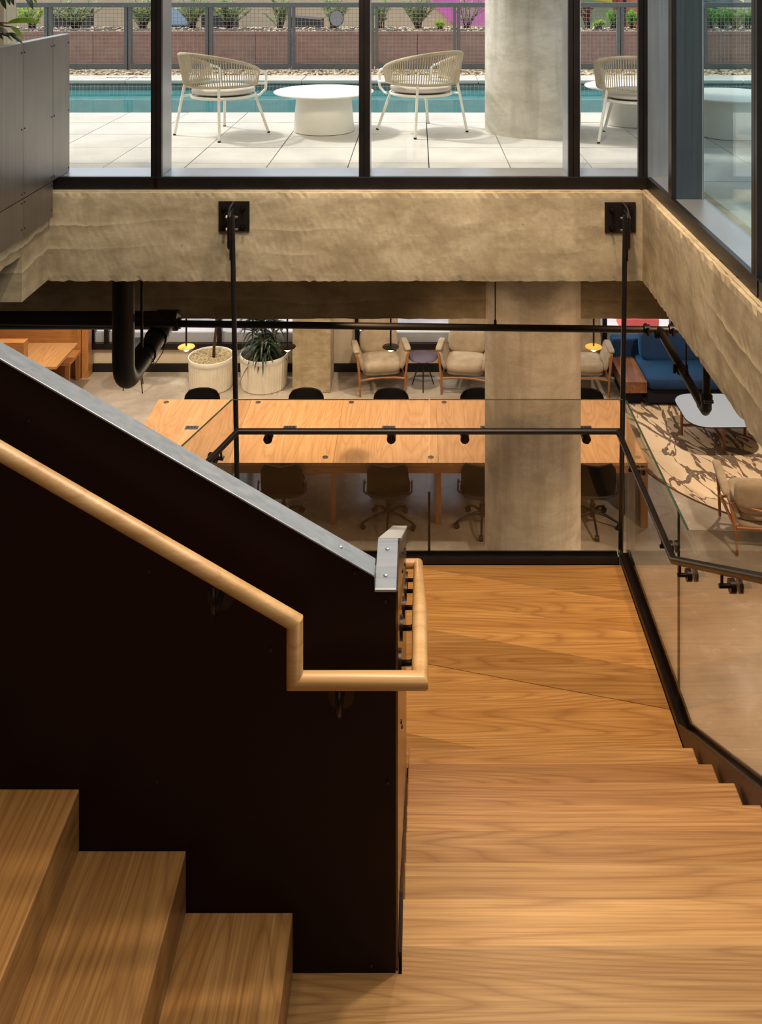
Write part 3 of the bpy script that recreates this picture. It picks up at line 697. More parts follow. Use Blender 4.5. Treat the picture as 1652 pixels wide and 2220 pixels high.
def win_right():
    r = struct('window_4', loc=(1.553, 3, SZ), label='window wall along the right side of the opening', cat='window')
    obj('base_angle', B(1.55, 1.58, -1.2, 6.27, DECK - .004, SZ), frame_blk, r, bevel=.002)
    obj('sill', B(1.58, 1.765, -1.2, 6.265, SZ - .05, SZ - .002), frame_alu, r)
    obj('corner_jamb', B(1.556, 1.70, 6.272, 6.54, SZ, WIN_TOP), frame_alu, r)
    obj('corner_jamb', B(1.70, 1.765, 6.272, 6.54, SZ, WIN_TOP), frame_slate, r)
    for y in (5.676, 4.247, 2.82, 1.4, 0):
        obj('mullion', MB().box(1.555, 1.585, y, y + .031, SZ, WIN_TOP).box(1.555, 1.585, y + .035, y + .072, SZ, WIN_TOP), frame_blk, r)
        obj('mullion_face', B(1.585, 1.742, y + .002, y + .070, SZ, WIN_TOP), frame_slate, r)
        obj('edge_strip', B(1.742, 1.753, y - .001, y + .073, SZ, WIN_TOP), frame_alu, r)
    ys = [6.272, 5.748, 5.676, 4.319, 4.247, 2.89, 2.82, 1.47, 1.4, .07]
    for k in range(0, 10, 2): obj('pane', B(1.744, 1.752, ys[k + 1] - .03, ys[k] + .0, SZ - .02, WIN_TOP), glass_tint, r)
    obj('splice_plate', B(1.546, 1.5495, 4.22, 4.32, DECK + .004, SZ - .004), bronze, r)
win_right()
# upper room shell (out of frame): ceiling, back and left walls, canopy over the deck front
struct('ceiling_2', B(-7.2, 2.0, -3.2, 6.7, UPC, UPC + .2), plaster, label='white ceiling of the upper floor', cat='ceiling')
struct('wall_upper_back', B(-7.2, 1.8, -3.4, -3.2, DECK, UPC), whitewall, label='back wall of the upper floor', cat='wall')
struct('wall_upper_left', B(-7.4, -7.2, -3.4, 6.7, DECK, UPC), whitewall, label='left wall of the upper floor', cat='wall')
struct('floor_6', B(-7.2, 1.8, -3.2, -1.2, DECK - .42, DECK), oak_y, label='upper floor behind the viewer', cat='floor')
struct('wall_upper_front', MB().box(-7.2, -2.9, 6.5, 6.7, DECK, UPC), whitewall, label='wall left of the deck window', cat='wall')
struct('roof', MB().box(-7.4, 9, 6.7, 8.2, UPC + .0, UPC + .3), conc_col, label='concrete canopy over the deck front', cat='roof')

# ------------------------------------------------------------------ blackened steel guard on the left
PX_ = -2.42
gw = thing('steel_guard', 'blackened steel panel guard along the left edge of the upper floor', 'guard', (PX_, 5.6, DECK))
PT = EYE - .478; PM = EYE - 1.435; PB_ = EYE - 1.672
ysp = [6.45, 6.155, 5.69, 5.22, 4.74, 4.26, 3.78, 3.3]
scr = None
def screw(parent, p, axis, r=.006, m=zinc, h=.004):
    global scr
    if scr is None: scr = mesh_of('screw', MB().lathe([(.006, 0), (.006, .003), (.004, .0045)], seg=10), zinc, 40)
    o = bpy.data.objects.new('screw', scr); COL.objects.link(o); o.parent = parent; o.matrix_parent_inverse = Matrix.Translation(-parent.location)
    rot = {'x+': R(90, 'Y'), 'y-': R(90, 'X'), 'z': Matrix.Identity(4)}[axis]
    o.matrix_basis = T(*p) @ rot @ Matrix.Scale(r / .006, 4)
    if m is not zinc: o.material_slots[0].link = 'OBJECT'; o.material_slots[0].material = m
    return o
for k in range(len(ysp) - 1):
    b, a = ysp[k] - .002, ysp[k + 1] + .002
    obj('steel_panel', B(PX_ - .006, PX_, a, b, PM + .003, PT - .004), black_steel, gw)
    ends = (a + .02, b - .02)
    for y in ends:
        for z in (PT - .06, (PT + PM) / 2 - .05, PM + .03): screw(gw, (PX_, y, z), 'x+', .0055, black_pl)
    if k:
        obj('steel_panel', B(PX_ - .006, PX_, a, min(b, 6.16), PB_, PM - .003), black_steel, gw)
        for y in ends:
            for z in (PM - .025, PB_ + .05): screw(gw, (PX_, y, z), 'x+', .0055, black_pl)
obj('core', MB().box(PX_ - .045, PX_ - .007, 3.3, 6.44, PM, PT - .006).box(PX_ - .045, PX_ - .007, 3.3, 6.15, PB_ + .004, PM), frame_blk, gw)
obj('cap', B(PX_ - .055, PX_ + .002, 3.3, 6.452, PT - .004, PT), cap_steel, gw)
# leafy plant behind the guard
vp = thing('foliage_plant', 'large leaved green plant leaning over the black steel guard', 'plant', (-2.82, 5.45, DECK))
obj('pot', MB().lathe([(.13, 0), (.17, .02), (.19, .40), (.175, .40), (.16, .37)], (-2.82, 5.45, DECK), 28), pot_m, vp, smooth=50)
def leaf_mesh(L, Wd, droop, fold=.25, n=7):
    mb = MB(); vs = []
    for i in range(n + 1):
        t = i / n; wv = Wd * (math.sin(PI * min(1, t * .92 + .08)) ** .8) * (1 - .3 * t)
        z = -droop * t * t * L; x = L * t
        vs += [(x, -wv, z + fold * wv), (x, 0, z), (x, wv, z + fold * wv)]
    fs = []
    for i in range(n):
        a = i * 3; fs += [(a, a + 3, a + 4, a + 1), (a + 1, a + 4, a + 5, a + 2)]
    return mb.add(vs, fs)
def at(px, py, y): return Vector(((px - 905) * y / 2010, y, EYE - (py + 76) * y / 2010))
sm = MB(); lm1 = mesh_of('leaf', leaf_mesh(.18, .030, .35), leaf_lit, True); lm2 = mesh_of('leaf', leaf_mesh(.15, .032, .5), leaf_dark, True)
leafs = [((17, 50), (78, 33), 5.5, 1), ((8, 55), (-40, 40), 5.5, 1), ((24, 58), (52, 77), 5.45, 1), ((20, 72), (48, 84), 5.5, 2), ((2, 72), (20, 70), 5.4, 2),
         ((54, -14), (74, 13), 5.3, 2), ((4, -14), (6, 18), 5.3, 2), ((14, -12), (20, 8), 5.3, 2), ((22, -10), (29, 8), 5.35, 2), ((70, -10), (80, 6), 5.35, 1),
         ((0, 60), (20, 74), 5.4, 2), ((-14, 66), (6, 78), 5.42, 2), ((16, 78), (26, 86), 5.44, 1), ((60, -20), (90, -10), 5.3, 1), ((-20, 20), (-50, 0), 5.4, 2)]
top = Vector((-2.72, 5.45, DECK + 1.15))
sm.tube([(-2.82, 5.45, DECK + .36), (-2.8, 5.45, DECK + .8), tuple(top), (-2.66, 5.38, DECK + 1.6)], .011, 7, r2=.005)
for (a, b, y, kind_) in leafs:
    p = at(a[0], a[1], y); q = at(b[0], b[1], y - .02)
    sm.tube([tuple(top if a[1] > 20 else Vector((-2.66, 5.38, DECK + 1.58))), tuple((top + p) / 2 + Vector((0, 0, .02))) if a[1] > 20 else tuple((p + Vector((-2.66, 5.38, DECK + 1.58))) / 2), tuple(p)], .004, 5)
    d = (q - p); o = bpy.data.objects.new('leaf', lm1 if kind_ == 1 else lm2); COL.objects.link(o); o.parent = vp; o.matrix_parent_inverse = Matrix.Translation(-vp.location)
    base = d.to_track_quat('X', 'Z').to_matrix().to_4x4()
    o.matrix_basis = T(*p) @ base @ R(35, 'X') @ Matrix.Scale(d.length / (.18 if kind_ == 1 else .15), 4)
obj('stem', sm, trunk_m, vp, smooth=True)

# ------------------------------------------------------------------ hanger brackets and rods
def hanger(label, xc, zc, side, rod_top, rod_bot):
    t = thing('hanger_rod', label, 'rod', (xc, 6.19, zc))
    obj('anchor_plate', B(xc - .103, xc + .103, 6.184, 6.199, zc - .1, zc + .1), dark_rod, t, bevel=.002)
    gx = rod_top[0]
    g = obj('gusset', MB().prism([(6.184, zc + .10), (6.184, zc - .1), (6.02, zc - .17), (6.0, zc - .15), (6.0, zc + .05), (6.06, zc + .095)][::-1], 0, gx + side * .02 - .006, gx + side * .02 + .006), dark_rod, t)
    obj('clevis_plate', MB().prism([(6.10, zc + .075), (6.10, zc - .02), (6.07, zc - .23), (5.99, zc - .23), (5.985, zc + .05), (6.0, zc + .075)][::-1], 0, gx + side * .006 - .004, gx + side * .006 + .004), dark_rod, t)
    for dx in (-.062, .062):
        for dz in (-.062, .06):
            obj('anchor_bolt', MB().cyl((xc + dx, 6.184, zc + dz), (xc + dx, 6.172, zc + dz), .019, 6).cyl((xc + dx, 6.172, zc + dz), (xc + dx, 6.135, zc + dz), .009, 10), bronze, t)
    for dz in (.035, -.045):
        obj('pin_bolt', MB().cyl((gx - .03, 6.04, zc + dz), (gx + .035, 6.04, zc + dz), .008, 10).cyl((gx - .012 + .03 * side, 6.04, zc + dz), (gx + .03 * side, 6.04, zc + dz), .015, 6), zinc, t)
    obj('rod', MB().cyl(rod_top, rod_bot, .0165, 16), dark_rod, t, smooth=50)
hanger('black steel hanger rod with bolted plate, on the beam above the leafy planter', (508 - 905) * 6.2 / 2010, EYE - (468 + 76) * 6.2 / 2010, -1,
       (-1.205, 6.03, EYE - 1.63), (-1.145, 5.93, L2 - .02))
hanger('black steel hanger rod with bolted plate, beside the right beam corner', (1344 - 905) * 6.2 / 2010, EYE - (470 + 76) * 6.2 / 2010, 1,
       (1.352, 6.03, EYE - 1.63), (1.300, 5.93, L2 - .02))

# ------------------------------------------------------------------ pipes
pp_ = thing('drain_pipe', 'thick black drain pipe dropping behind the beam and elbowing away', 'pipe', (-2.22, 7.0, 3.2))
arc = [(-2.22, 7.0, 4.46), (-2.22, 7.0, EYE - 3.17 + .17)] + [(-2.22, 7.0 + .17 - .17 * math.cos(a), EYE - 3.17 + .17 - .17 * math.sin(a)) for a in [PI / 2 * k / 8 for k in range(1, 9)]] + [(-2.22, 8.1, EYE - 3.17)]
obj('drop_and_elbow', MB().tube(arc, .082, 24), pipe_m, pp_, smooth=50)
obj('collar', MB().cyl((-2.22, 7.55, EYE - 3.17), (-2.22, 7.62, EYE - 3.17), .092, 24), pipe_m, pp_, smooth=50)
obj('collar', MB().cyl((-2.22, 7.86, EYE - 3.17), (-2.22, 7.94, EYE - 3.17), .095, 24), pipe_m, pp_, smooth=50)
obj('loose_cable', MB().tube([(-2.15, 7.4, EYE - 3.10), (-2.135, 7.5, EYE - 3.2), (-2.15, 7.58, EYE - 3.27), (-2.13, 7.75, EYE - 3.24), (-2.12, 7.85, EYE - 3.13)], .004, 6), pipe_m, pp_, smooth=True)
obj('main_run', MB().tube([(-9, 8.22, EYE - 3.15), (-2.13, 8.22, EYE - 3.15)], .078, 24), pipe_m, pp_, smooth=50)
obj('end_coupling', MB().cyl((-2.3, 8.22, EYE - 3.15), (-2.12, 8.22, EYE - 3.15), .09, 24), pipe_m, pp_, smooth=50)
cdt = obj('conduit', MB().cyl((-2.09, 7.03, 4.46), (-2.09, 7.03, EYE - 2.90), .011, 10), pipe_m, smooth=50)
tag(cdt, 'thin dark conduit close beside the thick drain pipe', 'conduit')
sp = thing('sprinkler_pipe', 'thin black sprinkler pipe running level across under the beam', 'pipe', (0, 7.4, 3.5))
def sprz(x): return EYE - (697 + (x * 2010 / 7.4 + 905) / 1440 * 18 + 76) * 7.4 / 2010
A_ = (-5.5, 7.4, sprz(-5.5)); Bp = (2.12, 7.4, sprz(2.12))
obj('cross_run', MB().tube([A_, Bp], .027, 16), pipe_m, sp, smooth=50)
def clamp(p, ax):
    mb = MB(); d = Vector(ax); q = Vector(p)
    mb.cyl(tuple(q - d * .022), tuple(q + d * .022), .040, 16)
    up = Vector((0, 0, 1)) if abs(d.z) < .5 else Vector((1, 0, 0))
    sdv = d.cross(up)
    for s_ in (-1, 1):
        c = q + up * .045 * s_ * 0 + sdv * .045 * s_
        mb.cyl(tuple(c - up * .03), tuple(c + up * .03), .012, 8)
    return mb
for x in (-1.91, 1.83, 2.03): obj('grooved_coupling', clamp((x, 7.4, sprz(x)), (1, 0, 0)), pipe_m, sp, smooth=50)
zt = sprz(1.93)
e1 = (1.93, 6.27, EYE - 2.985)
obj('tee_run', MB().tube([(1.93, 7.4, zt), e1], .030, 16), pipe_m, sp, smooth=50)
obj('grooved_coupling', clamp((1.93, 7.33, zt - .006), (0, 1, 0)), pipe_m, sp, smooth=50)
obj('grooved_coupling', clamp((1.93, 6.80, zt - .05), (0, 1, 0)), pipe_m, sp, smooth=50)
obj('elbow', MB().tube([(1.93, 6.30, e1[2]), (1.93, 6.22, e1[2]), (1.93, 6.19, e1[2] + .03), (1.93, 6.19, e1[2] + .12)], .034, 16), pipe_m, sp, smooth=50)
obj('grooved_coupling', clamp((1.93, 6.19, e1[2] + .09), (0, 0, 1)), pipe_m, sp, smooth=50)
obj('riser_stub', MB().tube([(1.93, 6.19, e1[2] + .1), (1.93, 6.19, DECK - .42)], .026, 14), pipe_m, sp, smooth=50)
obj('hanger', MB().cyl((.62, 7.4, sprz(.62) + .02), (.62, 7.4, 4.47), .005, 8).cyl((.62, 7.4, sprz(.62) + .02), (.62, 7.4, sprz(.62) + .06), .012, 8), bronze, sp)
obj('hanger', MB().cyl((1.93, 6.66, 3.47), (1.93, 6.66, DECK - .42), .006, 8).cyl((1.93, 6.66, 3.44), (1.93, 6.66, 3.48), .02, 8), bronze, sp)

# ------------------------------------------------------------------ staircase
stair = thing('staircase', 'oak stair of two flights and two landings with steel edges', 'staircase', (0, 2.6, 0))
stair['kind'] = 'structure'
RI, GO = .166, .28
XL, XR = -.040, 1.262
YN = 2.57          # front nosing of the upper landing
# upper landing planks (grain along X)
ys_ = [(1.15, 1.45), (1.45, 1.75), (1.75, 2.02), (2.02, YN)]
ys_[-1] = (2.02, 2.447)
for a, b in ys_: obj('landing_plank', MB().box(-1.4, XR + .3, a + .0002, b - .0002, L1 - .045, L1) if b < 2.30 else MB().box(XL + .0, XR + .3, a + .0002, b - .0002, L1 - .045, L1).box(-1.4, XL, a + .0006, 2.3795, L1 - .045, L1), oak_x, stair)
obj('landing_plank', B(XL, XR + .02, 2.4472, YN, L1 - .045, L1), oak_x, stair, bevel=.0008)
obj('landing_carriage', MB().box(-1.4, 1.5, 1.15, 2.30, L1 - .25, L1 - .047).box(-.02, 1.25, 2.30, 2.50, L1 - .25, L1 - .047), string_m, stair)
BOARD = [(1, 1, 1, 1), (1.10, 1.10, 1.10, 1), (.92, .87, .84, 1), (.98, .93, .92, 1), (.92, .86, .84, 1), (.76, .68, .60, 1), (.92, .84, .72, 1)]   # each board its own shade of oak
for i in range(1, 7):
    z = L1 - i * RI; y1 = YN + i * GO
    td = obj('tread', B(XL, XR, y1 - GO - .02, y1, z - .05, z), oak_x, stair, bevel=.005)
    td.color = BOARD[i]
    obj('riser', B(XL + .01, XR - .01, y1 - GO - .022, y1 - GO - .004, z, z + RI - .05), oak_x, stair)
obj('riser', B(XL + .01, XR - .01, YN + 6 * GO - .022, YN + 6 * GO - .004, L2, L2 + RI - .05), oak_x, stair)
# flight going up to the left: solid oak blocks
r2, g2 = .1586, .274
for k in range(1, 6):
    z = L1 + k * r2; x1 = -.3196 - (k - 1) * g2 - (.0)
    obj('step_block', B(x1 - g2 - .03, x1, 1.12, 2.3795, z - r2 + .002, z), oak_y, stair, bevel=.003).color = (.78, .72, .60, 1)
    if k > 1: pass
# lower landing, diagonal planks
def clip(poly, nx, ny, c):
    out = []
    for i in range(len(poly)):
        p, q = poly[i], poly[(i + 1) % len(poly)]
        dp = p[0] * nx + p[1] * ny - c; dq = q[0] * nx + q[1] * ny - c
        if dp <= 0: out.append(p)
        if dp * dq < 0:
            t = dp / (dp - dq); out.append((p[0] + (q[0] - p[0]) * t, p[1] + (q[1] - p[1]) * t))
    return out
YE0, YE1 = YN + 6 * GO - .02, 5.795
rect = [(-1.2, YE0), (1.272, YE0), (1.272, YE1), (-1.2, YE1)]
ang = math.radians(-14); nx, ny = -math.sin(ang), math.cos(ang)
c0 = .052 * nx + 4.975 * ny
cuts = [c0 - .92, c0 - .46, c0, c0 + .255, c0 + .51, c0 + .765, c0 + 1.1, c0 + 1.6]
for a, b in zip(cuts[:-1], cuts[1:]):
    gap = .0035 if abs(a - c0) < 1e-6 else .0004
    poly = clip(clip(rect, nx, ny, b - .0004), -nx, -ny, -(a + gap))
    if len(poly) > 2: obj('landing_plank', MB().prism(poly, 2, L2 - .045, L2), oak_d, stair).color = (.84, .76, .60, 1)  # warm light on this landing is put into the plank colour
obj('landing_carriage', B(-1.2, 1.28, YE0, YE1, L2 - .28, L2 - .047), string_m, stair)
# steel stringer and kerbs
KZ = .042
obj('far_kerb', MB().box(-1.2, 1.262, 5.80, 5.812, L2 - .3, L2 + KZ).box(-1.2, 1.262, 5.812, 5.862, L2 - .3, L2 + KZ - .012).box(-1.2, 1.262, 5.862, 5.874, L2 - .3, L2 + KZ), frame_blk, stair)
sx0, sx1 = 1.276, 1.345
yb0 = YN + 6 * GO
sl = RI / GO
def stringer_poly(off_top, off_bot, ya, yb):
    # nosing line z = L1 - sl*(y-YN)
    nz = lambda y: L1 - sl * (y - YN)
    return [(ya, nz(ya) + off_bot), (yb, L2 - .3), (5.874, L2 - .3), (5.874, L2 + off_top), (yb + .275, L2 + off_top), (ya, L2 + off_top + sl * (yb + .275 - ya))]
po = stringer_poly(KZ, -.30, .9, yb0 + .0)
obj('right_stringer', MB().prism(po[::-1], 0, sx0, sx0 + .012).prism(po[::-1], 0, sx1 - .012, sx1), string_m, stair)
po2 = stringer_poly(KZ - .014, -.30, .9, yb0 + .0)
obj('glazing_channel', MB().prism(po2[::-1], 0, sx0 + .012, sx1 - .012), bronze, stair)
ptop = [(5.874, L2 + KZ), (yb0 + .275, L2 + KZ), (.9, L2 + KZ + sl * (yb0 + .275 - .9))]
for xx in (sx0 + .006, sx1 - .006): obj('kerb_lip', MB().tube([(xx, p[0], p[1]) for p in ptop], .008, 6), bronze, stair)

# ------------------------------------------------------------------ steel stair wall and its return
wall = thing('stair_guard_wall', 'dark oxblood steel stair wall with brushed steel cap', 'guard', (-.3, 2.4, L1))
tz = lambda x: EYE - 1.566 - .579 * (x + .107)      # sloped top edge along x
xw0 = -3.6
face = [(xw0, L1 + .0 + .8), (-1.38, L1 + .62), (-1.14, L1 + .47), (-.87, L1 + .47), (-.59, L1 + .31), (-.32, L1 + .002), (-.056, L1 + .002), (-.056, EYE - 1.612), (-.107, EYE - 1.612), (-.107, tz(-.107) - .006), (xw0, tz(xw0) - .006)]
face = [(xw0, L1 - .02), (-.056, L1 - .02), (-.056, EYE - 1.612), (-.1105, EYE - 1.612), (-.1105, tz(-.1105) - .008), (xw0, tz(xw0) - .008)]
face[0] = (xw0, L1 + .002); face[1] = (-.056, L1 + .002)
obj('wall_panel', MB().prism(face[::-1], 1, 2.380, 2.386), oxblood, wall)
obj('wall_core', MB().prism([(p[0] if p[0] < -.1 else p[0] - .008, p[1] - (.004 if p[1] > L1 + .1 else 0)) for p in face][::-1], 1, 2.387, 2.440), frame_blk, wall)
obj('sloped_cap', MB().prism([(xw0, tz(xw0) - .006), (-.1103, tz(-.1103) - .006), (-.1103, tz(-.1103)), (xw0, tz(xw0))], 1, 2.376, 2.444), cap_steel, wall, bevel=.0015)
slr = .583
zc = lambda y: EYE - 1.60 - slr * (y - 2.588)
obj('level_cap', B(-.110, -.054, 2.376, 2.588, EYE - 1.608, EYE - 1.60), cap_steel, wall, bevel=.0015)
obj('return_cap', MB().prism([(2.588, zc(2.588)), (4.19, zc(4.19)), (4.19, zc(4.19) - .008), (2.588, zc(2.588) - .008)], 0, -.110, -.046), cap_steel, wall)
ret = [(2.387, L1 + .001), (2.565, L1 + .001), (YN + .02, L1 - .18), (4.19, L2 - .1), (4.19, zc(4.19) - .009), (2.588, EYE - 1.609), (2.387, EYE - 1.612)]
obj('return_panel', MB().prism(ret[::-1], 0, -.056, -.050), metal('satin_return_panel', srgb(120, 96, 80), srgb(96, 76, 64), .22, .85), wall)
obj('return_core', MB().prism([(max(2.442, p[0]), p[1] - .003) for p in ret][::-1], 0, -.104, -.057), frame_blk, wall)
obj('wall_stringer', MB().prism([(2.40, L1 - .3), (4.235, L2 - .25), (4.235, L2 + .085), (4.17, L2 + .10), (2.6, L1 - .01), (2.40, L1 + .035)], 0, -.049, -.0405), bronze, wall)
for p in ((-.083, 2.43, EYE - 1.60), (-.082, 2.54, EYE - 1.60)): screw(wall, p, 'z', .006, cap_steel)
screw(wall, (-.20, 2.41, tz(-.20) - .001), 'z', .006, cap_steel)
for px, py in ((768, 1240), (835, 1303), (840, 1695), (586, 1408), (62, 912), (340, 1692), (805, 2092), (323, 1240)):
    screw(wall, ((px - 905) * 2.38 / 2010, 2.380, EYE - (py + 76) * 2.38 / 2010), 'y-', .005, bronze)
for y, dz in ((3.0, -.06), (3.0, -.12), (3.5, -.07), (3.5, -.13), (2.75, -.55), (2.9, -.6)): screw(wall, (-.050, y, zc(y) + dz), 'x+', .006, black_pl)

# oak handrail with its brackets
hr = thing('oak_handrail', 'round oak handrail stepping down and wrapping round the dark stair wall', 'handrail', (-.3, 2.28, L1 + .8))
YR = 2.283
za = EYE - 1.617
path = [(-3.5, YR, za + .579 * 3.2), (-.302, YR, za), (-.302, YR, EYE - 1.762), (.006, YR, EYE - 1.762), (.006, 2.516, EYE - 1.762), (.004, 4.19, EYE - 2.706), (-.05, 4.19, EYE - 2.706)]
segs = obj('rail', MB().tube(path, .0205, 28), oak_rail, hr, smooth=35)
def rail_bracket(parent, disc_c, disc_n, rail_p, m=bronze, dr=.034):
    b = obj('bracket', MB().cyl(disc_c, tuple(Vector(disc_c) + Vector(disc_n) * .008), dr, 28), m, parent, smooth=50)
    dcv = Vector(disc_c); n = Vector(disc_n); rp_ = Vector(rail_p)
    out = (rp_ - dcv).dot(n)
    k = dcv + n * (out * .75); e = Vector((rp_.x, rp_.y, rp_.z))
    pts = [tuple(dcv), tuple(dcv + n * out * .55), tuple(dcv + n * out * .80 + Vector((0, 0, .006))), tuple(dcv + n * out * .96 + Vector((0, 0, .022))), tuple(Vector((dcv + n * out).to_tuple()) + Vector((0, 0, .03))), tuple(e)]
    obj('arm', MB().tube(pts, .0075, 12), m, b, smooth=True)
    return b
for px, py in ((478, 1296), (740, 1510)):
    x = (px - 905) * 2.37 / 2010; z = EYE - (py + 76) * 2.37 / 2010
    rz = za + .579 * (-.302 - x) - .018 if x < -.31 else EYE - 1.762 - .018
    rail_bracket(hr, (x, 2.379, min(z, rz - .05)), (0, -1, 0), (x, YR, rz))
x = -1.4; rail_bracket(hr, (x, 2.379, za + .579 * (-.302 - x) - .075), (0, -1, 0), (x, YR, za + .579 * (-.302 - x) - .018))
for y in (2.42, 2.667, 3.12, 3.62, 4.05):
    rz = EYE - 1.762 if y < 2.516 else EYE - 1.762 - .5639 * (y - 2.516)
    rail_bracket(hr, (-.0495, y, rz - .060), (1, 0, 0), (.006, y, rz - .018), bronze, .032)

# ------------------------------------------------------------------ glass balustrade and black handrail
gb = thing('glass_balustrade', 'frameless clear glass balustrade round the lower stair landing', 'balustrade', (1.31, 5.837, L2))
GT = EYE - 2.737
for a, b in ((-1.165, .071), (.077, 1.293)):
    obj('glass_panel', B(a, b, 5.831, 5.843, L2 + .02, GT), glass_rail, gb)
    obj('glass_edge', B(a, b, 5.831, 5.843, GT + .0002, GT + .0012), edge_green, gb)
obj('joint_post', B(.066, .082, 5.845, 5.862, L2 - .02, EYE - 3.33), frame_blk, gb)
xg = 1.311
def right_glass(ya, yb, topf):
    n = 1
    pts = [(ya, L2 + .03 if ya > yb0 else L1 - sl * (ya - YN) + .1), (yb, L2 + .03 if yb > yb0 else L1 - sl * (yb - YN) + .1)]
    return pts
gl1 = [(4.655, L2 + .02), (5.826, L2 + .02), (5.826, GT), (4.655, GT)]
obj('glass_panel', MB().prism(gl1[::-1], 0, xg - .006, xg + .006), glass_rail, gb)
gt2 = lambda y: GT + .602 * (4.49 - y)
gl2 = [(.95, gt2(.95) - 1.0), (4.31, L2 + .02), (4.649, L2 + .02), (4.649, GT), (4.49, GT), (.95, gt2(.95))]
obj('glass_panel', MB().prism(gl2[::-1], 0, xg - .006, xg + .006), glass_rail, gb)
obj('glass_edge', MB().box(xg - .006, xg + .006, 4.655, 5.826, GT + .0002, GT + .0012).prism([(4.49, GT), (4.649, GT), (4.649, GT + .0012), (4.49, GT + .0012), (.95, gt2(.95) + .0012), (.95, gt2(.95))], 0, xg - .006, xg + .006), edge_green, gb)
obj('glass_edge', B(xg - .006, xg + .006, 4.6498, 4.6542, L2 + .02, GT), edge_green, gb)
# angled left return panel
pa, pb2 = Vector((-1.168, 5.837, 0)), Vector((-1.46, 4.88, 0))
dv = (pb2 - pa).normalized(); nv = Vector((-dv.y, dv.x, 0)) * .006
quad = [(pa - nv).to_2d().to_tuple(), (pb2 - nv).to_2d().to_tuple(), (pb2 + nv).to_2d().to_tuple(), (pa + nv).to_2d().to_tuple()]
obj('glass_panel', MB().prism(quad, 2, L2 + .02, GT), glass_rail, gb)
obj('glass_edge', MB().prism(quad, 2, GT + .0002, GT + .0012), edge_green, gb)

bh = thing('black_handrail', 'slim black metal handrail clamped inside the glass balustrade', 'handrail', (1.25, 5.78, L2 + .84))
hz = EYE - 2.908
hpath = [(-1.36, 4.98, hz), (-1.122, 5.78, hz), (1.251, 5.78, hz), (1.251, 4.53, hz), (1.251, 1.0, hz + .585 * 3.53)]
obj('rail', MB().tube(hpath, .0185, 20), dark_rod, bh, smooth=35)
def clamp_bracket(rail_p, glass_p):
    rp_, gp = Vector(rail_p), Vector(glass_p); n = (gp - rp_); n.z = 0; n.normalize()
    q = Vector((gp.x, gp.y, rp_.z - .065))
    b = obj('bracket', MB().cyl(tuple(q - n * .030), tuple(q - n * .007), .028, 24), bronze, bh, smooth=50)
    obj('clamp_disc', MB().cyl(tuple(q + n * .007), tuple(q + n * .022), .028, 24), bronze, b, smooth=50)
    e = Vector((rp_.x, rp_.y, rp_.z - .065))
    obj('arm', MB().cyl(tuple(q - n * .03), tuple(e - n * .012), .0095, 12).cyl(tuple(e + Vector((0, 0, -.006))), tuple(Vector((rp_.x, rp_.y, rp_.z - .015))), .0065, 10), bronze, b, smooth=50)
for px in (580, 848, 1008, 1272):
    x = (px - 905) * 5.8 / 2010; clamp_bracket((x, 5.78, hz), (x, 5.837, hz))
for y in (5.45, 4.74): clamp_bracket((1.251, y, hz), (xg, y, hz))
for y in (4.42, 3.81, 3.1, 2.2): clamp_bracket((1.251, y, hz + .585 * (4.53 - y)), (xg, y, hz))
m_ = (Vector((-1.36, 4.98, hz)) + Vector((-1.122, 5.78, hz)) * 3) / 4; clamp_bracket(tuple(m_), (m_.x - .055, m_.y + .016, hz))

# ------------------------------------------------------------------ conference table
TZ = .74
tb = thing('conference_table', 'long oak conference table with waterfall ends beyond the landing', 'table', (-.37, 11.3, 0))
ty0, ty1, tx0, tx1 = 10.54, 12.08, -3.37, 2.62
seams = [tx0, -2.16, -.96, .24, 1.44, tx1]
for a, b in zip(seams[:-1], seams[1:]):
    obj('tabletop_panel', B(a + .001, b - .001, ty0, ty1, TZ - .035, TZ), oak_table, tb, bevel=.0015)
for y in (ty0 + .004, ty1 - .034): obj('apron', B(tx0 + .01, tx1 - .01, y, y + .03, TZ - .12, TZ - .036), oak_tx, tb)
for x in (tx0, tx1 - .085): obj('end_panel', B(x, x + .085, ty0 + .002, ty1 - .002, 0, TZ - .036), oak_z, tb, bevel=.002)
for x in seams[1:-1]:
    for y in (ty0 + .06, ty1 - .12): obj('leg', B(x - .03, x + .03, y, y + .06, 0, TZ - .037), oak_z, tb, bevel=.002)
obj('under_table_shade', B(tx0 + .2, tx1 - .2, 11.2, 11.45, TZ - .26, TZ - .08), black_pl, tb)  # black box added to stand for the shade under the table
gro = None
for x, y in [(-3.25, 12.0), (-2.06, 12.0), (-.854, 12.0), (.346, 12.0), (1.55, 12.0), (-2.25, 10.66), (-1.06, 10.66), (.154, 10.66), (1.36, 10.66), (2.535, 10.66)]:
    if gro is None:
        gro = obj('grommet', MB().lathe([(.034, 0), (.034, .003), (.030, .0045), (.027, .0045), (.026, .003)], (x, y, TZ), 26), grom_m, tb); g0 = (x, y)
    else: same(gro, tb, loc=(x - g0[0], y - g0[1], 0))
for x in (-2.76, -1.56, -.35, .85, 2.05):
    ps = obj('power_strip', B(x - .08, x + .08, 11.30, 11.38, TZ, TZ + .006), grom_m, tb, bevel=.002)
    obj('socket', MB().box(x - .06, x - .025, 11.32, 11.36, TZ + .0062, TZ + .0072).box(x - .015, x + .015, 11.32, 11.36, TZ + .0062, TZ + .0072).box(x + .025, x + .06, 11.32, 11.36, TZ + .0062, TZ + .0072), black_pl, ps)

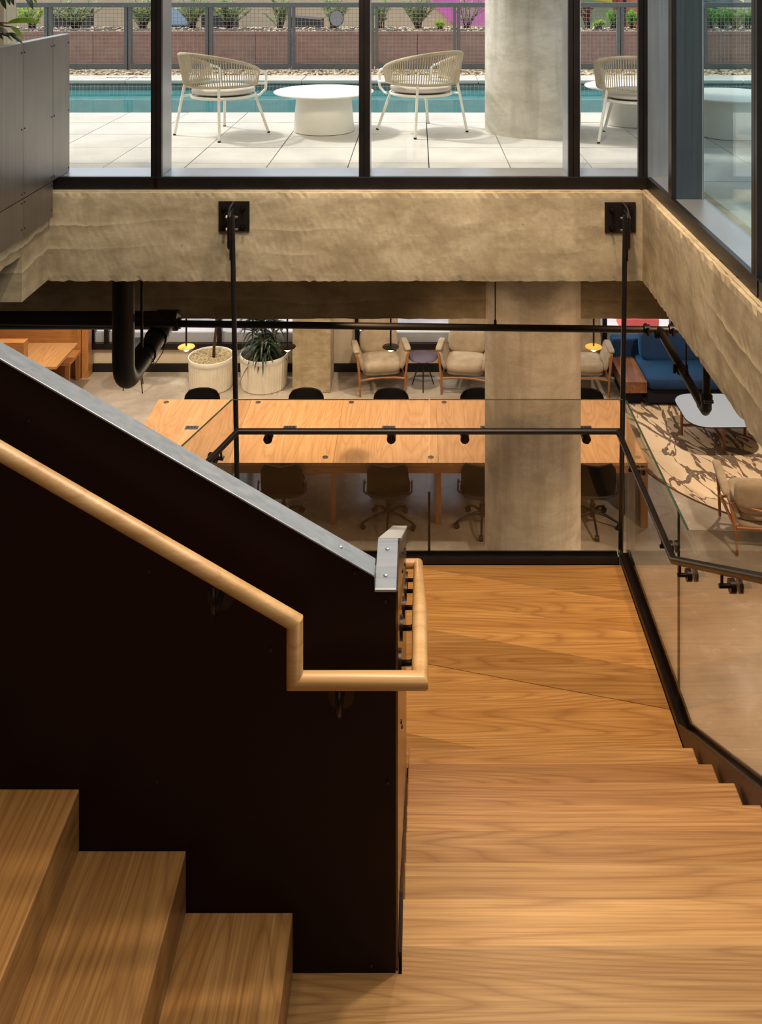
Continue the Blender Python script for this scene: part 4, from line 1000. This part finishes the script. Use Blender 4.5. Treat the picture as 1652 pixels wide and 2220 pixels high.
# swivel chairs
def curved_shell(w, h, curve, th, lean, z0, y0, n=12, mrows=8, corner=.35):
    """backrest shell facing -y; w,h size; bends forward at the sides"""
    mb = MB(); vs = []
    for side in (0, 1):
        for j in range(mrows + 1):
            v = j / mrows
            ww = w * (1 - .10 * (v - .4) ** 2) * (1 if v < .8 else math.sqrt(max(.02, 1 - corner * ((v - .8) / .2) ** 2)))
            for i in range(n + 1):
                u = 2 * i / n - 1
                x = u * ww / 2; y = y0 + lean * v - curve * u * u - (th if side else 0); z = z0 + h * v - .02 * u * u * v + (.015 * abs(u) if v > .9 else 0)
                vs.append((x, y, z))
    W = n + 1; off = W * (mrows + 1); fs = []
    for j in range(mrows):
        for i in range(n):
            a = j * W + i; fs.append((a, a + 1, a + W + 1, a + W)); b = off + a; fs.append((b, b + W, b + W + 1, b + 1))
    for i in range(n): fs.append((i, off + i, off + i + 1, i + 1)); a = mrows * W + i; fs.append((a, a + 1, off + a + 1, off + a))
    for j in range(mrows):
        a = j * W; fs.append((a, a + W, off + a + W, off + a)); a = j * W + n; fs.append((a, off + a, off + a + W, a + W))
    return mb.add(vs, fs)
def make_swivel():
    t = thing('swivel_chair', '', 'chair')       # sits facing -y, origin on the floor
    obj('seat', MB().pillow(.47, .46, .085, T(0, -.02, .455), .6, .55), black_fab, t, smooth=True)
    obj('backrest', curved_shell(.47, .33, .07, .03, .06, .47, .21), black_fab, t, smooth=60)
    obj('seat_shell', MB().pillow(.50, .48, .07, T(0, -.01, .43), .8, .6), black_pl, t, smooth=True)
    for s_ in (-1, 1): obj('arm_loop', MB().tube([(s_ * .235, .17, .44), (s_ * .27, .16, .47), (s_ * .27, .10, .56), (s_ * .25, .18, .58)], .009, 8), black_pl, t, smooth=True)
    obj('gas_post', MB().cyl((0, 0, .17), (0, 0, .40), .022, 14).cyl((0, 0, .10), (0, 0, .24), .032, 14), black_pl, t, smooth=50)
    for k in range(5):
        a = 2 * PI * k / 5 + .3; c, s_ = math.cos(a), math.sin(a)
        lg = obj('base_leg', MB().tube([(0.02 * c, .02 * s_, .15), (.15 * c, .15 * s_, .135), (.30 * c, .30 * s_, .075)], .017, 8, r2=.012), black_pl, t, smooth=60)
        obj('caster', MB().cyl((.30 * c - .022 * s_, .30 * s_ + .022 * c, .03), (.30 * c + .022 * s_, .30 * s_ - .022 * c, .03), .03, 14).cyl((.30 * c, .30 * s_, .04), (.30 * c, .30 * s_, .08), .008, 8), black_pl, lg, smooth=50)
    return t
sw = make_swivel(); first = True
far = [(-2.83, 'behind the table below the left white planter'), (-1.47, 'behind the table below the white planter with leafy plant'), (-.36, 'behind the table below the left armchair'), (.80, 'behind the table at the left side of the column'), (2.20, 'behind the table just right of the round column')]
near = [(-1.53, "on the table's near side, closest to the stair wall"), (-.33, "on the table's near side, left of the glass joint"), (.74, "on the table's near side, cut by the column's left edge"), (2.0, "on the table's near side, between column and right rod")]
for x, lab in far:
    l = 'black swivel chair ' + lab
    if first: sw.location = (x, 12.02, 0); sw.rotation_euler = (0, 0, 0); sw['label'] = l; sw['group'] = 'swivel chairs round the conference table'; first = False
    else: copy_tree(sw, (x, 12.02, 0), random.uniform(-.12, .12), l)
for x, lab in near:
    copy_tree(sw, (x, 10.60, 0), PI + random.uniform(-.1, .1), 'black swivel chair ' + lab)

# pendants
def pendant(px, label, disc_m):
    x = (px - 905) * 11.0 / 2010; z = EYE - (752 + 76) * 11.0 / 2010
    t = thing('pendant_lamp', label, 'lamp', (x, 11.0, z), 'pendant lamps over the conference table')
    obj('disc_shade', MB().lathe([(.004, .012), (.098, .004), (.1, .0), (.098, -.003), (.004, -.003)][::-1], (x, 11.0, z), 36), disc_m, t, smooth=40)
    obj('stem', MB().cyl((x, 11.0, z + .008), (x, 11.0, 3.45), .011, 12), dark_rod, t, smooth=50)
    prof = [(.048 * math.cos(a), -.048 * math.sin(a) * 1.0) for a in [PI / 2 * k / 8 for k in range(8, -1, -1)]]
    prof[0] = (.002, prof[0][1])
    obj('bulb', MB().lathe(prof, (x, 11.0, z - .003), 24), lamp_m, t, smooth=60)
    l = bpy.data.lights.new('pendant_glow', 'POINT'); l.energy = 22; l.color = (1, .83, .62); l.shadow_soft_size = .05
    o = bpy.data.objects.new('pendant_glow', l); COL.objects.link(o); o.location = (x, 11.0, z - .10)
pendant(404, 'pendant lamp with amber disc hanging left of the white planters', amber_disc)
pendant(623, 'pendant lamp with dark disc in front of the leafy planter', bronze)
pendant(847, 'pendant lamp with dark disc in front of the left armchair', bronze)
pendant(1287, 'pendant lamp with amber disc right of the round column', amber_disc)

# ------------------------------------------------------------------ lounge armchairs
def make_armchair(low=False):
    t = thing('lounge_armchair', '', 'armchair')
    # seat, facing -y
    obj('seat_cushion', MB().pillow(.58, .64, .17, T(0, -.05, .385) @ R(-4, 'X'), .55, .42), fabric, t, smooth=True)
    obj('seat_base', MB().pillow(.56, .60, .10, T(0, -.02, .29) @ R(-6, 'X'), .5, .4), fabric, t, smooth=True)
    obj('lower_back_cushion', MB().pillow(.60, .15, .36, T(0, .27, .58) @ R(-14, 'X'), .5, .45), fabric, t, smooth=True)
    if low: obj('back_cap', MB().pillow(.66, .13, .30, T(0, .345, .655) @ R(-12, 'X'), .45, .35), fabric, t, smooth=True)
    else: obj('headrest', MB().pillow(.62, .12, .42, T(0, .40, .90) @ R(-16, 'X'), .4, .3), fabric, t, smooth=True)
    for s_ in (-1, 1):
        obj('arm_pad', MB().pillow(.07, .64, .34, T(s_ * .325, -.02, .485) @ R(s_ * 22, 'Y') @ R(-5, 'X'), .45, .32), fabric, t, smooth=True)
        obj('arm_fold', MB().pillow(.10, .60, .07, T(s_ * .385, -.03, .622) @ R(-6, 'X'), .7, .35), fabric, t, smooth=True)
        obj('leg', MB().tube([(s_ * .335, -.345, 0), (s_ * .345, -.345, .30), (s_ * .375, -.352, .60)], .016, 10, r2=.020), teak, t, smooth=60)
        obj('leg', MB().tube([(s_ * .30, .36, 0), (s_ * .31, .30, .28), (s_ * .36, .28, .52)], .015, 10, r2=.020), teak, t, smooth=60)
        obj('arm_rail', MB().tube([(s_ * .378, -.36, .60), (s_ * .395, 0, .575), (s_ * .36, .29, .52)], .017, 10), teak, t, smooth=60)
        obj('side_rail', MB().tube([(s_ * .335, -.33, .25), (s_ * .31, .32, .26)], .018, 8), teak, t, smooth=60)
    obj('front_rail', MB().tube([(-.335, -.335, .235), (-.17, -.33, .255), (0, -.328, .262), (.17, -.33, .255), (.335, -.335, .235)], .017, 8), teak, t, smooth=60)
    obj('back_rail', MB().tube([(-.30, .32, .27), (.30, .32, .27)], .016, 8), teak, t, smooth=60)
    return t
ac = make_armchair()
GA = 'stone grey lounge armchairs with wooden legs'
def face(p, q, rz):  # centre so that front feet midpoint lands at p
    return
def put(o, fx, fy, rz):  # front feet midpoint
    c, s_ = math.cos(rz), math.sin(rz); lx, ly = 0, -.345
    return (fx - (c * lx - s_ * ly), fy - (s_ * lx + c * ly), 0)
ac.location = put(ac, -.516, 13.775, math.radians(8)); ac.rotation_euler = (0, 0, math.radians(8)); ac['label'] = 'stone grey lounge armchair left of the plum side table'; ac['group'] = GA
copy_tree(ac, put(ac, .69, 13.765, math.radians(-8)), math.radians(-8), 'stone grey lounge armchair between the plum side table and the round column')
copy_tree(ac, put(ac, 2.50, 13.76, math.radians(-4)), math.radians(-4), 'stone grey lounge armchair right of the round column beside the sofa')
al = make_armchair(True)
obj('rear_rail', MB().tube([(-.37, .30, .525), (0, .405, .50), (.37, .30, .525)], .015, 10), teak, al, smooth=60)
al.location = (3.80, 10.36, .017); al.rotation_euler = (0, 0, math.radians(174)); al['label'] = 'low backed stone grey armchair seen from behind at the near edge of the rug'

# plum side table
def side_table(name, label, x, y, h, r, top_m, rot):
    t = thing(name, label, 'table', (x, y, 0))
    obj('table_top', MB().lathe([(r * .96, -.014), (r, -.010), (r, -.003), (r * .98, 0)], (x, y, h), 44), top_m, t, smooth=40)
    obj('hub', MB().cyl((x, y, h - .05), (x, y, h - .014), .05, 16), black_pl, t, smooth=50)
    for k in range(3):
        a = rot + 2 * PI * k / 3; c, s_ = math.cos(a), math.sin(a)
        obj('leg', MB().tube([(x + .04 * c, y + .04 * s_, h - .03), (x + .19 * c, y + .19 * s_, 0)], .012, 10, r2=.008), black_pl, t, smooth=60)
side_table('side_table', 'round plum side table on three black legs between the armchairs', .085, 14.05, .47, .225, purple, -PI / 2)
side_table('side_table', 'black round side table on splayed legs half hidden behind the drain pipe', -4.24, 13.98, .70, .22, black_pl, -PI / 4)

# ------------------------------------------------------------------ planters
def planter(name, label, x, y, r, h, ground):
    t = thing(name, label, 'planter', (x, y, 0))
    fl = 44
    mb = MB(); mb.lathe([(r * .90, 0), (r * .94, .012), (r * .985, h - .075)], (x, y, 0), fl * 6, fl, .022)
    obj('fluted_body', mb, pot_m, t, smooth=30)
    obj('rim', MB().lathe([(r * .955, h - .09), (r * .99, h - .076), (r, h - .01), (r * .99, h), (r * .95, h), (r * .94, h - .02), (r * .94, h - .07)], (x, y, 0), 64), white_paint, t, smooth=40)
    s = MB(); rnd = random.Random(3); vs = []; n = 20
    rings = [(0, .01)] + [(r * .94 * k / 8, rnd.uniform(-.006, .008)) for k in range(1, 9)]
    for (rr, z) in rings:
        for k in range(40): vs.append((x + rr * math.cos(2 * PI * k / 40), y + rr * math.sin(2 * PI * k / 40), h - .028 + z + rnd.uniform(-.007, .007)))
    fs = [(i * 40 + k, i * 40 + (k + 1) % 40, (i + 1) * 40 + (k + 1) % 40, (i + 1) * 40 + k) for i in range(8) for k in range(40)]
    obj('planting_surface', s.add(vs, fs), ground, t, smooth=True)
    return t
pl1 = planter('fluted_planter', 'cream fluted planter with dry moss and a slim trunk', -3.14, 14.1, .342, .465, moss)
tr = obj('trunk', MB().tube([(-3.10, 14.1, .38), (-3.09, 14.09, .60), (-3.05, 14.08, .95), (-3.06, 14.06, 1.5), (-3.02, 14.06, 2.3)], .024, 10, r2=.016), trunk_m, pl1, smooth=True)
cr = MB(); rnd = random.Random(21)
st = MB()
for k in range(9):
    a = rnd.uniform(0, 2 * PI); st.tube([(-3.02, 14.06, 2.2), (-3.02 + .25 * math.cos(a), 14.0 + .2 * math.sin(a), 2.5), (-3.02 + .5 * math.cos(a), 14.0 + .35 * math.sin(a), 2.6 + rnd.uniform(0, .3))], .008, 6, r2=.004)
for k in range(420):
    p = Vector((-3.02 + rnd.gauss(0, .28), 14.0 + rnd.gauss(0, .18), 2.65 + rnd.gauss(0, .14))); d = Vector((rnd.gauss(0, 1), rnd.gauss(0, 1), rnd.gauss(-.2, .6))).normalized()
    sd = d.cross(Vector((rnd.gauss(0, 1), rnd.gauss(0, 1), 1))).normalized() * .022
    cr.add([p, p + d * .06 + sd, p + d * .13, p + d * .06 - sd], [(0, 1, 2), (0, 2, 3)])
obj('branches', st, trunk_m, pl1, smooth=True, kind='stuff'); obj('foliage', cr, leaf_dark, pl1, kind='stuff')
pl2 = planter('fluted_planter', 'cream fluted planter full of a dark strap leaved plant', -2.337, 14.13, .366, .50, soil)
dm = MB(); rnd = random.Random(9); canes = MB()
def strap(mb, p, a, L, Wd, lift, droop, n=7):
    vs = []; ca, sa = math.cos(a), math.sin(a)
    for i in range(n + 1):
        t = i / n; wv = Wd * (1 - t) ** .6 * min(1, .5 + 3 * t); r_ = L * t * math.cos(lift) * (1 - .15 * t); z = L * (math.sin(lift) * t - droop * t * t)
        x_, y_ = p[0] + r_ * ca, p[1] + r_ * sa
        vs += [(x_ - sa * wv, y_ + ca * wv, p[2] + z + wv * .3), (x_, y_, p[2] + z), (x_ + sa * wv, y_ - ca * wv, p[2] + z + wv * .3)]
    fs = []
    for i in range(n):
        k = i * 3; fs += [(k, k + 3, k + 4, k + 1), (k + 1, k + 4, k + 5, k + 2)]
    mb.add(vs, fs)
for cx, cy, hs in ((-2.36, 14.10, (.52, .70, .95, 1.2)), (-2.5, 14.15, (.55, .78, 1.0)), (-2.18, 14.08, (.52, .72, .92)), (-2.32, 13.95, (.50, .58, .66))):
    canes.tube([(cx, cy, .44), (cx + rnd.uniform(-.02, .02), cy, hs[-1] + .1)], .014, 8)
    for hh in hs:
        for k in range(15):
            a = rnd.uniform(0, 2 * PI)
            strap(dm, (cx, cy, hh + rnd.uniform(-.04, .06)), a, min(rnd.uniform(.34, .54), (-1.90 - cx) / max(.2, math.cos(a))), rnd.uniform(.022, .034), rnd.uniform(.35, 1.0), rnd.uniform(.6, 1.05))
obj('canes', canes, trunk_m, pl2, smooth=True); obj('strap_leaves', dm, leaf_dark, pl2, smooth=True, kind='stuff')

# ------------------------------------------------------------------ oak booth on the left
bt = thing('booth_table', 'pale oak booth table seen above the stair wall', 'table', (-5.7, 13.4, 0))
obj('table_top', B(-6.4, -5.09, 13.06, 13.89, .70, .74), oak_table, bt, bevel=.004)
for x in (-6.3, -5.55):
    for y in (13.15, 13.75): obj('leg', B(x - .03, x + .03, y - .03, y + .03, 0, .70), oak_z, bt, bevel=.003)
bn = thing('booth_bench', 'oak bench on tapered legs behind the booth table', 'bench', (-5.6, 14.1, 0))
obj('seat', B(-6.6, -5.20, 13.86, 14.34, .40, .45), oak_tx, bn, bevel=.004)
for x in (-6.5, -5.24):
    for y in (13.89, 14.30): obj('leg', MB().prism([(x - .022, 0), (x + .022, 0), (x + .032, .40), (x - .032, .40)], 1, y - .025, y + .025), oak_z, bn)
bp = thing('booth_partition', 'tall amber oak booth partition beside the left window', 'partition', (-6, 14.45, 0))
obj('back_panel', B(-9.0, -5.31, 14.42, 14.50, 0, 1.5), oak_tx, bp, bevel=.003)
for x in (-5.31, -5.20): obj('post', B(x, x + .10, 14.36, 14.52, 0, 1.6), oak_z, bp, bevel=.003)
bb = thing('bench_back', 'low reddish oak bench back at the left picture edge', 'bench', (-6.6, 12.9, 0))
obj('back_panel', B(-7.6, -5.45, 12.84, 12.98, .12, 1.17), oak_tx, bb, bevel=.003)
for x in (-7.5, -5.50): obj('leg', B(x - .03, x + .03, 12.86, 12.96, 0, .12), oak_z, bb)
# ------------------------------------------------------------------ blue sofa, shelf, rug, coffee table
so = thing('blue_sofa', 'deep blue velvet sofa with loose back cushion under the window', 'sofa', (4.6, 13.9, 0))
obj('sofa_base', B(3.33, 6.4, 13.42, 14.45, .05, .26), navy, so, bevel=.02)
for x0, x1 in ((3.325, 4.86), (4.865, 6.4)):
    obj('seat_cushion', MB().pillow(x1 - x0, .98, .20, T((x0 + x1) / 2, 13.86, .345), .35, .14), velvet, so, smooth=True)
    obj('back_cushion', MB().pillow(x1 - x0 - .10, .26, .48, T((x0 + x1) / 2, 14.12, .62) @ R(-10, 'X'), .38, .22), velvet, so, smooth=True)
obj('back_frame', B(3.0, 6.4, 14.26, 14.46, .05, .65), velvet, so, bevel=.03)
for x in (3.4, 6.3):
    for y in (13.5, 14.38): obj('foot', B(x - .03, x + .03, y - .03, y + .03, .0125, .05), black_pl, so)
sh_ = obj('side_shelf', MB().box(2.97, 3.315, 13.38, 14.24, .36, .38).box(2.97, 3.315, 13.38, 14.24, .22, .24).box(2.97, 2.99, 13.38, 14.24, .24, .36).box(3.295, 3.315, 13.38, 14.24, .24, .36).box(2.99, 3.295, 13.385, 13.40, .24, .36), walnut)
sroot = thing('walnut_side_shelf', 'walnut box side shelf at the left end of the blue sofa', 'shelf', (3.08, 13.8, 0)); sh_.name = 'box_shell'; sh_.parent = sroot; sh_.matrix_parent_inverse = Matrix.Translation(-sroot.location)
obj('plinth', B(3.02, 3.26, 13.5, 14.2, .017, .22), navy, sroot)
rg_ = MB(); N_ = 96
rg_.prism([(4.9 + 2.25 * math.cos(2 * PI * k / N_), 12.45 + 2.0 * math.sin(2 * PI * k / N_)) for k in range(N_)], 2, .001, .012)
RC = (4.92, 12.62, 2.22, 2.24)
rg_ = MB().prism([(RC[0] + RC[2] * math.cos(2 * PI * k / N_), min(RC[1] + RC[3] * math.sin(2 * PI * k / N_), 14.2)) for k in range(N_)], 2, .001, .012)
ro = thing('round_rug', 'large round beige rug with dark branching pattern', 'rug', (RC[0], RC[1], 0))
obj('pile', rg_, rug_m, ro)
obj('bound_edge', MB().tube([(RC[0] + RC[2] * math.cos(2 * PI * k / N_), min(RC[1] + RC[3] * math.sin(2 * PI * k / N_), 14.2), .008) for k in range(N_)], .008, 6, closed=True), plain('rug_binding', srgb(120, 92, 60), None, .9), ro, smooth=True)
ct = thing('coffee_table', 'square coffee table with rounded mirror top and walnut cross legs on the rug', 'table', (4.02, 12.6, .012))
CX, CY, hw, rc = 4.03, 12.55, .475, .26
pts = []
for qx, qy, a0 in ((1, 1, 0), (-1, 1, 90), (-1, -1, 180), (1, -1, 270)):
    for k in range(9):
        a = math.radians(a0 + 90 * k / 8); pts.append((CX + qx * (hw - rc) + rc * math.cos(a), CY + qy * (hw - rc) + rc * math.sin(a)))
obj('table_top', MB().prism(pts, 2, .365, .378), table_glossy, ct)
obj('top_edge', MB().tube([(p[0], p[1], .3715) for p in pts], .0075, 8, closed=True), bronze, ct, smooth=True)
legs = [(4.02, 12.16), (3.59, 12.6), (4.02, 13.03), (4.45, 12.6)]
for x, y in legs: obj('leg', MB().cyl((x, y, .0125), (x, y, .366), .019, 14), walnut_leg, ct, smooth=50)
obj('cross_bar', MB().box(4.005, 4.035, 12.17, 13.02, .13, .16), walnut_leg, ct, bevel=.003)
obj('cross_bar', MB().box(3.60, 4.44, 12.585, 12.615, .131, .161), walnut_leg, ct, bevel=.003)

# ------------------------------------------------------------------ deck furniture
def make_rope_chair():
    t = thing('rope_chair', '', 'chair')      # faces +x, origin on deck centre
    # plan curve: horseshoe open to +x
    def hoop(u, rx, ry, n=1.0):
        a = math.radians(62 + (298 - 62) * u); return rx * math.cos(a), ry * math.sin(a)
    n = 40
    tops, bots = [], []
    for k in range(n + 1):
        u = k / n; e = abs(2 * u - 1)
        x, y = hoop(u, .36, .345); xb, yb = hoop(u, .325, .325)
        zt_ = .745 - .17 * e ** 1.8; zb = .455 + .005 * e
        tops.append((x - .035 * (1 - e), y, zt_)); bots.append((xb, yb, zb))
    fr = MB()
    f_ = obj('frame_hoop', MB().tube(tops, .013, 12).tube(bots, .010, 10), white_paint, t, smooth=60)
    obj('rope_wrap', MB().tube([(p[0], p[1], p[2] + .001) for p in tops[1:-1]], .0165, 12), rope_m, t, smooth=60)
    for s_, tp, bo in ((1, tops[0], bots[0]), (-1, tops[-1], bots[-1])):
        obj('arm_loop', MB().tube([tp, (tp[0] + .05, tp[1], tp[2] - .012), (tp[0] + .085, tp[1] - s_ * .004, tp[2] - .05), (tp[0] + .088, tp[1] - s_ * .012, tp[2] - .16), (bo[0] + .10, bo[1] + s_ * .006, .40), (bo[0] + .05, bo[1] - s_ * .01, .355), (bo[0], bo[1], .35)], .0115, 10), white_paint, t, smooth=60)
        obj('arm_brace', MB().tube([bo, (bo[0] + .105, bo[1] + s_ * .02, .45)], .010, 10), white_paint, t, smooth=60)
    rp_ = MB(); m = 64
    for k in range(m):
        u = .012 + (1 - .024) * k / (m - 1)
        def pick(arr):
            q = u * n; i = min(int(q), n - 1); f2 = q - i; a, b = Vector(arr[i]), Vector(arr[i + 1]); return a.lerp(b, f2)
        a, b = pick(tops), pick(bots); o_ = Vector((a.x, a.y, 0)).normalized() * .012
        rp_.tube([a + o_, b + o_ * .8], .0052, 6); 
    obj('rope_weave', rp_, rope_m, t, smooth=60, kind='stuff')
    low = MB().tube([(p[0], p[1], p[2]) for p in bots[1:-1]], .0135, 10); obj('lower_rope_wrap', low, rope_m, t, smooth=60)
    ring = [(.02 + .285 * math.cos(2 * PI * k / 36), .275 * math.sin(2 * PI * k / 36), .35) for k in range(36)]
    obj('seat_ring', MB().tube(ring, .0135, 10, closed=True).prism([(p[0] * .97, p[1] * .97) for p in ring], 2, .345, .352), white_paint, t, smooth=50)
    obj('seat_cushion', MB().pillow(.575, .555, .085, T(.02, 0, .398), .75, 1.0, 36, 14), cush_m, t, smooth=True)
    for sx, sy in ((-1, -1), (-1, 1), (1, -1), (1, 1)):
        foot = Vector((sx * .292, sy * .292, .006))
        head = Vector((-.236, sy * .224, .455)) if sx < 0 else Vector((.215, sy * .20, .345))
        lg = obj('leg', MB().tube([head, foot], .0125, 12), white_paint, t, smooth=60)
        obj('foot_cap', MB().cyl(tuple(foot + Vector((0, 0, -.006))), tuple(foot + Vector((0, 0, .010))), .0135, 12), black_pl, lg, smooth=50)
        if sx < 0:
            q = head.lerp(foot, .23); obj('stay', MB().tube([q, (q.x + .10, q.y - sy * .03, .352)], .0105, 10), white_paint, t, smooth=60)
    return t
rc_ = make_rope_chair()
rc_.location = (-1.754, 8.318, DECK); rc_.rotation_euler = (0, 0, math.radians(53.7)); rc_['label'] = 'white frame rope chair left of the round white table'; rc_['group'] = 'beige rope lounge chairs on the pool deck'
copy_tree(rc_, (.041, 8.476, DECK), math.radians(126.6), 'white frame rope chair between the round white table and the concrete column')
copy_tree(rc_, (1.90, 8.08, DECK), math.radians(74), 'white frame rope chair seen from behind, right of the concrete column')
def pedestal(x, y, label):
    t = thing('pedestal_table', label, 'table', (x, y, DECK), 'round white pedestal tables on the deck')
    obj('table_top', MB().lathe([(.42, .345), (.452, .352), (.456, .358), (.454, .364), (.448, .366)], (x, y, DECK), 72), table_white, t, smooth=40)
    obj('pedestal', MB().lathe([(.274, .004), (.278, .01), (.248, .344), (.24, .3445)], (x, y, DECK), 64), table_white, t, smooth=40)
    obj('glide', MB().lathe([(.262, 0), (.262, .004)], (x, y, DECK), 40), black_pl, t)
pedestal(-.857, 8.49, 'round white pedestal table between the two rope chairs')
pedestal(2.06, 8.87, 'round white pedestal table behind the rear facing rope chair')
pedestal(2.78, 8.26, 'round white pedestal table seen through the right hand window')
